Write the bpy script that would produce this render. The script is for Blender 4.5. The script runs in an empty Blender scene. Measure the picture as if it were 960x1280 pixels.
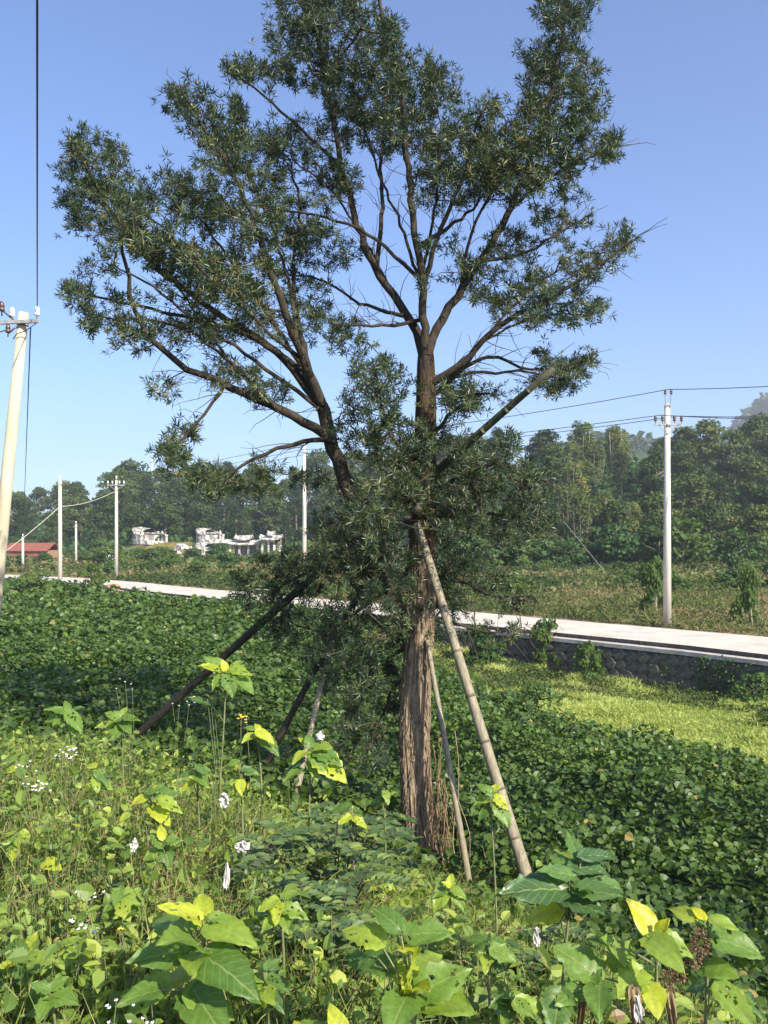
import bpy, math, random
import numpy as np
from math import radians, sin, cos, pi
from mathutils import Vector, Matrix
random.seed(7)
rng = np.random.default_rng(11)
scene = bpy.context.scene
C = scene.collection

# ------------------------------------------------------------------ camera, sky, sun, exposure
EYE, FPX, HOR = 3.1, 1030.0, 678.0          # eye height over the road, focal length and horizon for a 960x1280 frame
cam_d = bpy.data.cameras.new('camera'); cam = bpy.data.objects.new('camera', cam_d); C.objects.link(cam)
cam.location = (0, 0, EYE); cam.rotation_euler = (radians(90), 0, 0)
cam_d.sensor_fit = 'VERTICAL'; cam_d.sensor_height = 24; cam_d.lens = 24*FPX/1280
cam_d.shift_y = (HOR-640)/1280; cam_d.clip_start = 0.05; cam_d.clip_end = 20000
scene.camera = cam
SUN_EL, SUN_AZ = 36.0, 141.0                # azimuth clockwise from +Y
w = bpy.data.worlds.new('World'); scene.world = w; w.use_nodes = True
nt = w.node_tree; bg = nt.nodes['Background']
sky = nt.nodes.new('ShaderNodeTexSky'); sky.sky_type = 'NISHITA'; sky.sun_disc = False
sky.sun_elevation = radians(SUN_EL); sky.sun_rotation = radians(SUN_AZ)
sky.air_density = 1.0; sky.dust_density = 1.1; sky.ozone_density = 5.0; sky.altitude = 50
tint = nt.nodes.new('ShaderNodeMix'); tint.data_type = 'RGBA'; tint.blend_type = 'MULTIPLY'; tint.inputs[0].default_value = 1.0
nt.links.new(sky.outputs[0], tint.inputs[6]); tint.inputs[7].default_value = (.99, 1.02, 1.16, 1); nt.links.new(tint.outputs[2], bg.inputs[0]); bg.inputs[1].default_value = 0.106
sd = bpy.data.lights.new('sun', 'SUN'); sun = bpy.data.objects.new('sun', sd); C.objects.link(sun)
sd.energy = 5.0; sd.angle = radians(0.5); sd.color = (1.0, 0.92, 0.76)
to_sun = Vector((sin(radians(SUN_AZ))*cos(radians(SUN_EL)), cos(radians(SUN_AZ))*cos(radians(SUN_EL)), sin(radians(SUN_EL))))
sun.rotation_euler = to_sun.to_track_quat('Z', 'Y').to_euler(); sun.location = (20, -20, 30)
scene.view_settings.view_transform = 'Standard'; scene.view_settings.look = 'None'
scene.view_settings.exposure = 1.0; scene.view_settings.gamma = 1.0
scene.cycles.max_bounces = 6; scene.cycles.transparent_max_bounces = 6; scene.cycles.volume_bounces = 0

# ------------------------------------------------------------------ helpers
def at(px, py, Y):
    return np.array([(px-480)/FPX*Y, Y, EYE-(py-HOR)/FPX*Y])

def tag(o, label=None, cat=None, group=None, kind=None):
    if label: o['label'] = label
    if cat: o['category'] = cat
    if group: o['group'] = group
    if kind: o['kind'] = kind
    return o

def empty(name, loc, label, cat, group=None, rz=0):
    o = bpy.data.objects.new(name, None); C.objects.link(o); o.location = loc; o.rotation_euler = (0, 0, rz)
    o.empty_display_size = 0.2
    return tag(o, label, cat, group)

def link(name, me, parent=None, world=True):
    o = bpy.data.objects.new(name, me); C.objects.link(o)
    if parent is not None:
        o.parent = parent
        if world:
            o.matrix_parent_inverse = Matrix.LocRotScale(parent.location, parent.rotation_euler, parent.scale).inverted()
    return o

def mesh_np(name, V, F, mat, rnd=None, uv=None, smooth=False):
    """F: (m,k) array of faces of one size"""
    V = np.asarray(V, dtype=np.float32).reshape(-1, 3); F = np.asarray(F, dtype=np.int32)
    me = bpy.data.meshes.new(name); m, k = F.shape
    me.vertices.add(len(V)); me.vertices.foreach_set('co', V.ravel())
    me.loops.add(m*k); me.loops.foreach_set('vertex_index', F.ravel())
    me.polygons.add(m); me.polygons.foreach_set('loop_start', np.arange(0, m*k, k, dtype=np.int32))
    me.polygons.foreach_set('loop_total', np.full(m, k, dtype=np.int32))
    me.polygons.foreach_set('use_smooth', np.full(m, bool(smooth)))
    me.update(calc_edges=True)
    if rnd is not None:
        a = me.attributes.new('rnd', 'FLOAT', 'FACE'); a.data.foreach_set('value', np.asarray(rnd, dtype=np.float32))
    if uv is not None:
        u = me.uv_layers.new(name='UVMap'); u.data.foreach_set('uv', np.asarray(uv, dtype=np.float32)[F.ravel()].ravel())
    for mm in (mat if isinstance(mat, (list, tuple)) else [mat]): me.materials.append(mm)
    return me

def unit(a):
    return a/np.maximum(np.linalg.norm(a, axis=-1, keepdims=True), 1e-9)

def frames(d, n):
    """leaf axis d, face normal about n -> (N,3,3) with columns x, d, n"""
    d = unit(d); x = unit(np.cross(d, n)); nn = np.cross(x, d)
    return np.stack([x, d, nn], axis=-1)

def scatter(tv, tf, P, R, S, rnd):
    tv = np.asarray(tv, float); tf = np.asarray(tf)
    N = len(P); S = np.asarray(S, float)
    if S.ndim == 1: S = np.repeat(S[:, None], 3, 1)
    L = tv[None]*S[:, None, :]
    V = np.einsum('nij,nkj->nki', R, L)+P[:, None, :]
    F = tf[None]+(np.arange(N)*len(tv))[:, None, None]
    return V.reshape(-1, 3), F.reshape(-1, tf.shape[1]), np.repeat(rnd, len(tf))

def join(parts):
    Vs, Fs, Rs, o = [], [], [], 0
    for v, f, r in parts:
        Vs.append(v); Fs.append(f+o); Rs.append(r); o += len(v)
    return np.concatenate(Vs), np.concatenate(Fs), np.concatenate(Rs)

NARROW = ([(0, 0, 0), (.5, .45, .0), (0, 1, -.12), (-.5, .45, .0)], [(0, 1, 2, 3)])
BROAD = ([(0, 0, 0), (.42, .28, .10), (.36, .68, .05), (0, 1, -.14), (-.36, .68, .05), (-.42, .28, .10)], [(0, 1, 2, 3), (0, 3, 4, 5)])
OVAL = ([(0, 0, 0), (.26, .3, .05), (.22, .7, .02), (0, 1, -.1), (-.22, .7, .02), (-.26, .3, .05)], [(0, 1, 2, 3), (0, 3, 4, 5)])
BLADE = ([(-.5, 0, 0), (.5, 0, 0), (.4, .5, .12), (-.4, .5, .12), (.05, 1, -.05), (-.05, 1, -.05)], [(0, 1, 2, 3), (3, 2, 4, 5)])

ROUND = ([(0, 0, 0), (0, .3, .0), (0, .6, -.03), (0, 1, -.15), (.30, .06, .06), (.45, .34, .10), (.36, .68, .05), (.15, .9, -.06), (-.30, .06, .06), (-.45, .34, .10), (-.36, .68, .05), (-.15, .9, -.06)],
         [(0, 4, 5, 1), (1, 5, 6, 2), (2, 6, 7, 3), (0, 1, 9, 8), (1, 2, 10, 9), (2, 3, 11, 10)])
# value noise in numpy
_perm = rng.random((256, 256))
def vnoise(x, y):
    x = np.asarray(x, float); y = np.asarray(y, float)
    xi = np.floor(x).astype(int); yi = np.floor(y).astype(int); fx = x-xi; fy = y-yi
    fx = fx*fx*(3-2*fx); fy = fy*fy*(3-2*fy)
    g = lambda a, b: _perm[a & 255, b & 255]
    return (g(xi, yi)*(1-fx)+g(xi+1, yi)*fx)*(1-fy)+(g(xi, yi+1)*(1-fx)+g(xi+1, yi+1)*fx)*fy
def fbm(x, y, o=3):
    s = 0; a = .5
    for i in range(o): s = s+a*vnoise(x*2**i+17*i, y*2**i+5*i); a *= .5
    return s/(1-.5**o)
def sstep(t):
    t = np.clip(t, 0, 1); return t*t*(3-2*t)

def inpoly(x, y, poly):
    r = np.zeros(np.shape(x), bool); n = len(poly)
    for i in range(n):
        x1, y1 = poly[i]; x2, y2 = poly[(i+1) % n]
        c = ((y1 > y) != (y2 > y)) & (x < (x2-x1)*(y-y1)/((y2-y1) if y2 != y1 else 1e-9)+x1)
        r ^= c
    return r

class MB:
    """collects boxes, tubes and lathes for one small mesh"""
    def __init__(s): s.v = []; s.f = []
    def add(s, v, f):
        o = len(s.v); s.v += [tuple(map(float, p)) for p in v]; s.f += [tuple(i+o for i in q) for q in f]; return s
    def box(s, c, d, rz=0.0, top=(1, 1), rx=0.0):
        cx, cy, cz = c; dx, dy, dz = (k/2 for k in d); v = []
        for z, t in ((-dz, (1, 1)), (dz, top)):
            for x, y in ((-dx, -dy), (dx, -dy), (dx, dy), (-dx, dy)):
                v.append(Vector((x*t[0], y*t[1], z)))
        m = Matrix.Rotation(rz, 3, 'Z') @ Matrix.Rotation(rx, 3, 'X')
        return s.add([m @ p+Vector(c) for p in v], [(0, 3, 2, 1), (4, 5, 6, 7), (0, 1, 5, 4), (1, 2, 6, 5), (2, 3, 7, 6), (3, 0, 4, 7)])
    def tube(s, pts, rad, n=8, cap=True):
        pts = [Vector(map(float, p)) for p in pts]
        if not hasattr(rad, '__len__'): rad = [rad]*len(pts)
        t0 = (pts[1]-pts[0]).normalized(); u = t0.orthogonal().normalized(); v = []; f = []
        for i, p in enumerate(pts):
            t = (pts[min(i+1, len(pts)-1)]-pts[max(i-1, 0)]).normalized()
            u = (u-t*u.dot(t)).normalized(); w2 = t.cross(u)
            for k in range(n):
                a = 2*pi*k/n; v.append(p+(u*cos(a)+w2*sin(a))*rad[i])
        for i in range(len(pts)-1):
            for k in range(n):
                f.append((i*n+k, i*n+(k+1) % n, (i+1)*n+(k+1) % n, (i+1)*n+k))
        if cap:
            f.append(tuple(range(n-1, -1, -1))); f.append(tuple((len(pts)-1)*n+k for k in range(n)))
        return s.add(v, f)
    def lathe(s, c, prof, n=10):
        v = []; f = []
        for r, z in prof:
            for k in range(n):
                a = 2*pi*k/n; v.append((c[0]+r*cos(a), c[1]+r*sin(a), c[2]+z))
        for i in range(len(prof)-1):
            for k in range(n): f.append((i*n+k, i*n+(k+1) % n, (i+1)*n+(k+1) % n, (i+1)*n+k))
        f.append(tuple(range(n-1, -1, -1))); f.append(tuple((len(prof)-1)*n+k for k in range(n)))
        return s.add(v, f)
    def mesh(s, name, mat, smooth=False):
        me = bpy.data.meshes.new(name); me.from_pydata(s.v, [], s.f)
        for m in (mat if isinstance(mat, (list, tuple)) else [mat]): me.materials.append(m)
        me.polygons.foreach_set('use_smooth', [bool(smooth)]*len(me.polygons))
        me.update(); return me
    def build(s, name, mat, parent=None, smooth=False): return link(name, s.mesh(name, mat, smooth), parent)

def tubes_np(paths, n=4):
    """many thin tubes as quads: paths = list of (pts (k,3), radii (k,))"""
    Vs, Fs, o = [], [], 0; ang = np.arange(n)*2*pi/n; ca, sa = np.cos(ang), np.sin(ang)
    for P, R in paths:
        P = np.asarray(P); R = np.asarray(R); k = len(P)
        T = np.empty_like(P); T[1:-1] = P[2:]-P[:-2]; T[0] = P[1]-P[0]; T[-1] = P[-1]-P[-2]; T = unit(T)
        ref = np.array([0.31, 0.87, 0.38]) if abs(T[0] @ np.array([.31, .87, .38])) < .9 else np.array([1., 0, 0])
        U = unit(np.cross(T, ref)); W = np.cross(T, U)
        V = P[:, None]+(U[:, None]*ca[None, :, None]+W[:, None]*sa[None, :, None])*R[:, None, None]
        Vs.append(V.reshape(-1, 3)); i = np.arange(k-1)[:, None]*n; j = np.arange(n)[None]
        Fs.append(np.stack([i+j, i+(j+1) % n, i+n+(j+1) % n, i+n+j], -1).reshape(-1, 4)+o); o += k*n
    return np.concatenate(Vs), np.concatenate(Fs)

# ------------------------------------------------------------------ materials
def newmat(name):
    m = bpy.data.materials.new(name); m.use_nodes = True; n = m.node_tree
    return m, n, n.nodes['Principled BSDF'], n.nodes['Material Output']
def ramp(n, cols):
    r = n.nodes.new('ShaderNodeValToRGB'); e = r.color_ramp.elements
    while len(e) > 1: e.remove(e[-1])
    e[0].position = cols[0][0]; e[0].color = (*cols[0][1], 1)
    for p, c in cols[1:]:
        k = e.new(p); k.color = (*c, 1)
    return r
def leaf_mat(name, cols, trans=.35, rough=.5, tcol=(1.5, 1.6, .7), objrand=0.0, spec=.5, veins=False, spots=False):
    m, n, b, out = newmat(name); L = n.links.new
    a = n.nodes.new('ShaderNodeAttribute'); a.attribute_name = 'rnd'
    fac = a.outputs['Fac']
    if objrand > 0:
        oi = n.nodes.new('ShaderNodeObjectInfo'); mx = n.nodes.new('ShaderNodeMath'); mx.operation = 'MULTIPLY_ADD'
        mx.inputs[1].default_value = objrand; L(oi.outputs['Random'], mx.inputs[0])
        sc = n.nodes.new('ShaderNodeMath'); sc.operation = 'MULTIPLY'; sc.inputs[1].default_value = 1-objrand
        L(fac, sc.inputs[0]); L(sc.outputs[0], mx.inputs[2]); fac = mx.outputs[0]
    r = ramp(n, cols); L(fac, r.inputs[0]); col = r.outputs[0]; 
    if spots:
        tc = n.nodes.new('ShaderNodeTexCoord'); nz = n.nodes.new('ShaderNodeTexNoise'); nz.inputs['Scale'].default_value = spots
        L(tc.outputs['Object'], nz.inputs['Vector'])
        rr = ramp(n, [(.3, (.82, .80, .72)), (.65, (1.08, 1.08, 1.05))]); L(nz.outputs['Fac'], rr.inputs[0])
        mm = n.nodes.new('ShaderNodeMix'); mm.data_type = 'RGBA'; mm.blend_type = 'MULTIPLY'; mm.inputs[0].default_value = 1
        L(col, mm.inputs[6]); L(rr.outputs[0], mm.inputs[7]); col = mm.outputs[2]
    if veins:
        uv = n.nodes.new('ShaderNodeUVMap'); sx = n.nodes.new('ShaderNodeSeparateXYZ'); L(uv.outputs[0], sx.inputs[0])
        def M(op, a_, b_=None, c_=None):
            k = n.nodes.new('ShaderNodeMath'); k.operation = op
            for i, q in enumerate((a_, b_, c_)):
                if q is None: continue
                if isinstance(q, (int, float)): k.inputs[i].default_value = q
                else: L(q, k.inputs[i])
            return k.outputs[0]
        au = M('ABSOLUTE', sx.outputs[0]); mid = M('LESS_THAN', au, .014)
        ph = M('MULTIPLY_ADD', sx.outputs[1], 8.0, M('MULTIPLY', au, -7.0)); fr = M('FRACT', ph)
        side = M('LESS_THAN', M('ABSOLUTE', M('SUBTRACT', fr, .5)), .07)
        vv = M('MAXIMUM', M('MULTIPLY', mid, .6), M('MULTIPLY', side, .28))
        mm = n.nodes.new('ShaderNodeMix'); mm.data_type = 'RGBA'; L(vv, mm.inputs[0]); L(col, mm.inputs[6])
        mm.inputs[7].default_value = (.30, .36, .12, 1); col = mm.outputs[2]
    L(col, b.inputs['Base Color']); b.inputs['Roughness'].default_value = rough
    b.inputs['Specular IOR Level'].default_value = spec
    t = n.nodes.new('ShaderNodeBsdfTranslucent'); mc = n.nodes.new('ShaderNodeMix'); mc.data_type = 'RGBA'; mc.blend_type = 'MULTIPLY'
    mc.inputs[0].default_value = 1; L(col, mc.inputs[6]); mc.inputs[7].default_value = (*tcol, 1); L(mc.outputs[2], t.inputs[0])
    ms = n.nodes.new('ShaderNodeMixShader'); ms.inputs[0].default_value = trans
    L(b.outputs[0], ms.inputs[1]); L(t.outputs[0], ms.inputs[2]); L(ms.outputs[0], out.inputs[0])
    return m
def noisy(name, c1, c2, scale=6, rough=.85, bump=.3, stretch=(1, 1, 1), detail=6, lo=.35, hi=.65, bscale=None, spec=.3, dist=.02, c3=None):
    m, n, b, out = newmat(name); L = n.links.new
    tc = n.nodes.new('ShaderNodeTexCoord'); mp = n.nodes.new('ShaderNodeMapping'); mp.inputs['Scale'].default_value = stretch
    L(tc.outputs['Object'], mp.inputs[0]); nz = n.nodes.new('ShaderNodeTexNoise'); nz.inputs['Scale'].default_value = scale
    nz.inputs['Detail'].default_value = detail; nz.inputs['Roughness'].default_value = .65; L(mp.outputs[0], nz.inputs['Vector'])
    cols = [(lo, c1), (hi, c2)]+([(min(hi+.12, 1), c3)] if c3 else [])
    r = ramp(n, cols); L(nz.outputs['Fac'], r.inputs[0]); L(r.outputs[0], b.inputs['Base Color'])
    b.inputs['Roughness'].default_value = rough; b.inputs['Specular IOR Level'].default_value = spec
    if bump:
        n2 = n.nodes.new('ShaderNodeTexNoise'); n2.inputs['Scale'].default_value = bscale or scale*3; n2.inputs['Detail'].default_value = 5
        L(mp.outputs[0], n2.inputs['Vector'])
        bp = n.nodes.new('ShaderNodeBump'); bp.inputs['Strength'].default_value = bump; bp.inputs['Distance'].default_value = dist
        L(n2.outputs['Fac'], bp.inputs['Height']); L(bp.outputs[0], b.inputs['Normal'])
    return m

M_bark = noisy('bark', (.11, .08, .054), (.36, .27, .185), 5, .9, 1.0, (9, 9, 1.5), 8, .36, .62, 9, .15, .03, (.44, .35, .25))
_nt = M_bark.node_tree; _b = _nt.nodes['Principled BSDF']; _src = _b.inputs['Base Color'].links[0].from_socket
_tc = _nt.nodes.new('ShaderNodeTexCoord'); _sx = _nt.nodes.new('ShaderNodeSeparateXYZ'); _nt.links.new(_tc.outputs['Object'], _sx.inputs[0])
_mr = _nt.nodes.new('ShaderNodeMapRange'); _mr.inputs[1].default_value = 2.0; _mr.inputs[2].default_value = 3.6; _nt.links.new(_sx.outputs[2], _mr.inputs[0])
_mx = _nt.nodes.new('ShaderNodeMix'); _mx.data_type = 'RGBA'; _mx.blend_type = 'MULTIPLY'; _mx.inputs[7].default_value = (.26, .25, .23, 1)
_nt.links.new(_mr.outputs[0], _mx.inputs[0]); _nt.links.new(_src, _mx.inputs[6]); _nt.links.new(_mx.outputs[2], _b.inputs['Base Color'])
M_limb = noisy('limb_bark', (.022, .018, .013), (.066, .052, .036), 9, .9, .6, (4, 4, 1), 5)
M_twig = noisy('twig_bark', (.05, .04, .025), (.13, .10, .065), 9, .85, 0)
M_prop = noisy('weathered_bamboo', (.13, .11, .075), (.33, .29, .20), 6, .6, .3, (6, 6, 1.5), 6, .3, .7)
M_darkprop = noisy('shade_darkened_wood', (.020, .017, .013), (.055, .045, .033), 8, .8, .4, (6, 6, 1))  # left props stand in shade; that shade is put into this wood colour
M_greenbam = noisy('green_bamboo', (.035, .040, .022), (.085, .088, .048), 5, .5, .2, (4, 4, 1))
M_node = noisy('bamboo_node', (.08, .06, .04), (.2, .16, .1), 9, .8, .2)
M_podo = leaf_mat('podocarpus_leaf', [(0, (.016, .034, .013)), (.45, (.036, .062, .023)), (.72, (.078, .108, .038)), (.93, (.15, .17, .055)), (1, (.17, .13, .05))], .18, .45, (1.4, 1.5, .6), spec=.6)
M_kudzu = leaf_mat('kudzu_leaf', [(0, (.032, .066, .013)), (.5, (.070, .124, .023)), (.85, (.125, .19, .036)), (.96, (.19, .24, .05)), (1, (.30, .24, .08))], .25, .48, spec=.4)
M_weed = leaf_mat('weed_leaf', [(0, (.042, .085, .018)), (.35, (.105, .175, .034)), (.65, (.22, .30, .055)), (.9, (.42, .46, .09)), (.94, (.28, .22, .10)), (1, (.24, .15, .08))], .34, .5)
M_gblade = leaf_mat('grass_blade', [(0, (.07, .125, .028)), (.45, (.19, .25, .05)), (.8, (.33, .36, .10)), (1, (.46, .38, .20))], .35, .55)
M_lawn = leaf_mat('pale_grass_blade', [(0, (.18, .24, .05)), (.5, (.36, .41, .11)), (.85, (.48, .49, .17)), (1, (.42, .34, .17))], .35, .6)
M_field = leaf_mat('field_weed', [(0, (.035, .065, .02)), (.35, (.075, .11, .03)), (.62, (.13, .155, .05)), (.8, (.21, .19, .09)), (1, (.27, .19, .11))], .25, .7, spec=.2)
M_dry = leaf_mat('dry_stalk', [(0, (.10, .06, .035)), (.5, (.24, .15, .09)), (1, (.42, .32, .20))], .2, .8, (1.1, 1, .8), spec=.2)
M_big = leaf_mat('broad_leaf', [(0, (.09, .18, .035)), (.35, (.15, .26, .045)), (.7, (.26, .37, .05)), (1, (.48, .52, .04))], .42, .45, (1.35, 1.4, .5), objrand=1.0, veins=True, spots=9)
M_bigdark = leaf_mat('broad_leaf_dark', [(0, (.045, .10, .04)), (.5, (.07, .14, .05)), (1, (.12, .22, .05))], .3, .35, (1.4, 1.6, .6), objrand=1.0, veins=True, spots=9)  # darker copy of broad_leaf, putting the dusky plant's shade into the colour
M_yellow = leaf_mat('young_yellow_leaf', [(0, (.45, .50, .03)), (1, (.62, .58, .03))], .45, .45, (1.2, 1.1, .4), objrand=1.0, veins=True, spots=6)
M_brownleaf = leaf_mat('withered_leaf', [(0, (.20, .12, .07)), (1, (.36, .25, .17))], .25, .8, (1.1, .9, .7), objrand=1.0, veins=True, spots=7)
M_pinn = leaf_mat('pinnate_leaflet', [(0, (.055, .10, .035)), (.6, (.10, .155, .055)), (1, (.20, .26, .06))], .25, .4, spec=.6)
M_stemg = noisy('green_stem', (.10, .13, .05), (.22, .22, .11), 20, .7, 0)
M_wood = leaf_mat('forest_leaf', [(0, (.022, .042, .011)), (.45, (.045, .074, .018)), (.8, (.090, .125, .028)), (1, (.18, .19, .05))], .15, .65, objrand=.6, spec=.2)
M_pine = leaf_mat('pine_needle', [(0, (.015, .034, .011)), (.6, (.032, .057, .016)), (1, (.062, .09, .024))], .12, .65, objrand=.5, spec=.2)
M_bamb = leaf_mat('bamboo_leaf', [(0, (.07, .10, .025)), (.6, (.13, .17, .04)), (1, (.26, .24, .09))], .25, .6, objrand=.5, spec=.2)
M_shrub = leaf_mat('shrub_leaf', [(0, (.03, .07, .02)), (.6, (.06, .12, .03)), (1, (.12, .18, .05))], .2, .6, objrand=.5, spec=.2)
M_lshrub = leaf_mat('light_shrub_leaf', [(0, (.05, .09, .022)), (.6, (.09, .145, .035)), (1, (.16, .21, .06))], .3, .6, objrand=.4, spec=.2)
M_ftrunk = noisy('pale_trunk', (.16, .13, .10), (.36, .31, .25), 3, .9, 0, (1, 1, .3))
M_conc = noisy('road_concrete', (.42, .37, .31), (.64, .58, .49), .9, .85, .15, (1, 1, 1), 8, .3, .7, 40)
M_kerb = noisy('kerb_concrete', (.36, .31, .27), (.56, .50, .45), 3, .9, .3)
M_polec = noisy('pole_concrete', (.44, .41, .35), (.62, .58, .50), 3, .75, .1, (3, 3, .4), 6, .3, .7)
M_poleold = noisy('old_pole_concrete', (.38, .33, .23), (.56, .50, .37), 3, .8, .15, (3, 3, .3), 6, .3, .7)
M_stone = noisy('wall_stone', (.05, .046, .038), (.17, .155, .13), 3, .9, .6, c3=(.20, .18, .15))
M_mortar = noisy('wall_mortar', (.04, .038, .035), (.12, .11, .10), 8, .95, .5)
M_tomb = noisy('tomb_stone', (.17, .16, .145), (.62, .59, .54), 2.2, .85, .3, lo=.42, hi=.58)
M_tombd = noisy('tomb_dark_stone', (.10, .10, .10), (.24, .23, .21), 2, .8, .2)
M_tile = noisy('grey_roof_tile', (.16, .15, .14), (.36, .34, .31), 4, .8, .3)
M_redroof = noisy('red_tile_roof', (.17, .05, .035), (.30, .11, .075), 4, .8, .2)
M_brick = noisy('orange_brick', (.28, .15, .09), (.42, .26, .16), 5, .9, .2)
M_white = noisy('white_plaster', (.62, .60, .56), (.78, .76, .72), 3, .8, .1)
M_wire, _n, _b, _o = newmat('dark_cable'); _b.inputs['Base Color'].default_value = (.045, .045, .05, 1); _b.inputs['Roughness'].default_value = .6
M_steel = noisy('galvanised_steel', (.20, .20, .20), (.36, .36, .36), 8, .5, .1)
M_porc, _n, _b, _o = newmat('brown_porcelain'); _b.inputs['Base Color'].default_value = (.10, .055, .045, 1); _b.inputs['Roughness'].default_value = .2
M_porcw, _n, _b, _o = newmat('white_porcelain'); _b.inputs['Base Color'].default_value = (.75, .75, .72, 1); _b.inputs['Roughness'].default_value = .2
M_rope = noisy('straw_rope', (.22, .14, .07), (.42, .30, .17), 30, .9, .4)
M_paper = noisy('white_tissue', (.36, .34, .31), (.58, .56, .53), 20, .9, .2)
M_petal, _n, _b, _o = newmat('white_petal'); _b.inputs['Base Color'].default_value = (.80, .78, .78, 1)
M_pink, _n, _b, _o = newmat('red_berry'); _b.inputs['Base Color'].default_value = (.45, .05, .05, 1)
M_yel, _n, _b, _o = newmat('yellow_flower'); _b.inputs['Base Color'].default_value = (.75, .48, .05, 1)
M_carw, _n, _b, _o = newmat('white_car_paint'); _b.inputs['Base Color'].default_value = (.72, .72, .72, 1); _b.inputs['Roughness'].default_value = .3
M_glass, _n, _b, _o = newmat('dark_car_glass'); _b.inputs['Base Color'].default_value = (.02, .025, .03, 1); _b.inputs['Roughness'].default_value = .1
M_tyre, _n, _b, _o = newmat('black_rubber'); _b.inputs['Base Color'].default_value = (.02, .02, .02, 1)
M_dark, _n, _b, _o = newmat('dark_opening'); _b.inputs['Base Color'].default_value = (.03, .028, .025, 1)
M_red, _n, _b, _o = newmat('red_paint'); _b.inputs['Base Color'].default_value = (.5, .06, .05, 1)

# ------------------------------------------------------------------ terrain
EDGE = np.array([(60, -60), (34, -18), (22, 3), (16, 14), (10.6, 22.8), (7.9, 26.2), (4.6, 29.8), (-1.5, 36.8), (-7.6, 43.7), (-13, 50),
                 (-17.9, 56), (-23.5, 63), (-33.8, 72.5), (-60, 88), (-150, 128), (-420, 215)], float)
def resample(P, step):
    out = [P[0]]
    for i in range(len(P)-1):
        p0 = P[max(i-1, 0)]; p1 = P[i]; p2 = P[i+1]; p3 = P[min(i+2, len(P)-1)]
        n = max(2, int(np.linalg.norm(p2-p1)/step))
        for k in range(1, n+1):
            t = k/n; out.append(.5*((2*p1)+(-p0+p2)*t+(2*p0-5*p1+4*p2-p3)*t*t+(-p0+3*p1-3*p2+p3)*t**3))
    return np.array(out)
EDGEF = resample(EDGE, 2.0)
_tan = np.gradient(EDGEF, axis=0); _tan = unit(_tan); EDGEN = np.stack([_tan[:, 1], -_tan[:, 0]], -1)   # points beyond the road
def sdist(x, y):
    shp = np.shape(x); p = np.stack([np.ravel(x), np.ravel(y)], -1).astype(float); E = resample(EDGE, 8.0)
    best = np.full(len(p), 1e9); sg = np.ones(len(p))
    for i in range(len(E)-1):
        a, b = E[i], E[i+1]; ab = b-a; t = np.clip(((p-a) @ ab)/(ab @ ab), 0, 1); q = a+t[:, None]*ab
        d = np.linalg.norm(p-q, axis=1); cr = ab[0]*(p[:, 1]-a[1])-ab[1]*(p[:, 0]-a[0])
        m = d < best-1e-9; best[m] = d[m]; sg[m] = np.where(cr[m] > 0, -1, 1)
    return (best*sg).reshape(shp)
CP = np.array([(0, 0, 1.5), (-2, 0, 1.5), (2, 0, 1.3), (-6, 2, 1.6), (-3, 3, 1.35), (0, 3, 1.2), (2, 3, .8), (4, 3, .4), (-6, 6, 1.3), (-3, 6, 1.2),
    (-1, 5, 1.05), (-1, 6.5, .65), (.6, 5, .42), (.35, 6.6, .08), (1.3, 7, -.2), (.33, 8, -.25), (-1.5, 8, .5), (2, 5, .08), (3, 7, -.25), (5, 5, -.2), (-4, 9, .6), (-8, 9, .7), (-4, 13, .1),
    (-9, 14, .15), (-1.5, 12, -.2), (2, 12, -.5), (5, 10, -.6), (8, 10, -.9), (0, 18, -.4), (-6, 22, -.25), (-12, 25, -.25), (-10, 40, -.4), (-20, 45, -.4),
    (0, 32, -.7), (3, 22, -.95), (5.2, 17.5, -1.15), (7, 15, -1.3), (7, 22, -1.27), (10, 18, -1.27), (15, 12, -1.3), (3, 28, -1.15), (12, 5, -1.1), (20, 0, -1.3),
    (-25, 20, 0), (-25, 50, -.3), (-40, 70, -.3), (-40, 10, 1.2), (-20, -10, 1.6), (0, -12, 1.5), (14, -12, .5), (30, -20, -1.2)], float)
def _phi(r2): return .5*r2*np.log(np.maximum(r2, 1e-9))
_n = len(CP); _K = _phi(((CP[:, None, :2]-CP[None, :, :2])**2).sum(-1))+np.eye(_n)*.5
_P = np.c_[np.ones(_n), CP[:, :2]]; _A = np.block([[_K, _P], [_P.T, np.zeros((3, 3))]]); _W = np.linalg.solve(_A, np.r_[CP[:, 2], 0, 0, 0])
def near_z(x, y):
    X = np.clip(np.ravel(x), -40, 30); Y = np.clip(np.ravel(y), -15, 75)
    Kx = _phi((X[:, None]-CP[None, :, 0])**2+(Y[:, None]-CP[None, :, 1])**2)
    return np.clip(Kx @ _W[:_n]+_W[_n]+_W[_n+1]*X+_W[_n+2]*Y, -1.45, 1.8).reshape(np.shape(x))
def hills(x, y):
    yy = np.maximum(y, 1); r = x/yy; t = sstep((r+.15)/.3)
    yb = 142-62*t; H = (7.5+3.6*t)*sstep((r+.62)/.3)+2.5*vnoise(x/35+9, y/35)
    h = H*sstep((y-yb)/62)+.8*vnoise(x/9, y/9)*sstep((y-yb)/40)
    h = h*sstep((y-30)/30)
    mt = 165*np.exp(-((x-422)**2/(2*98**2)+(y-720)**2/(2*110**2)))*(1+.12*(fbm(x/33, y/33)-.5)); h = h+np.where(mt < 95, mt, 95+38*np.tanh((mt-95)/38))
    h = h+43*np.exp(-((x-125)**2/(2*46**2)+(y-470)**2/(2*80**2)))
    h = h+2.4*np.exp(-((x+38.5)**2+(y-138)**2)/60)+2.3*np.exp(-((x+27.8)**2+(y-134)**2)/30)
    h = h+12*np.exp(-((x+130)**2/(2*120**2)+(y-600)**2/(2*120**2)))
    return h
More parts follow.
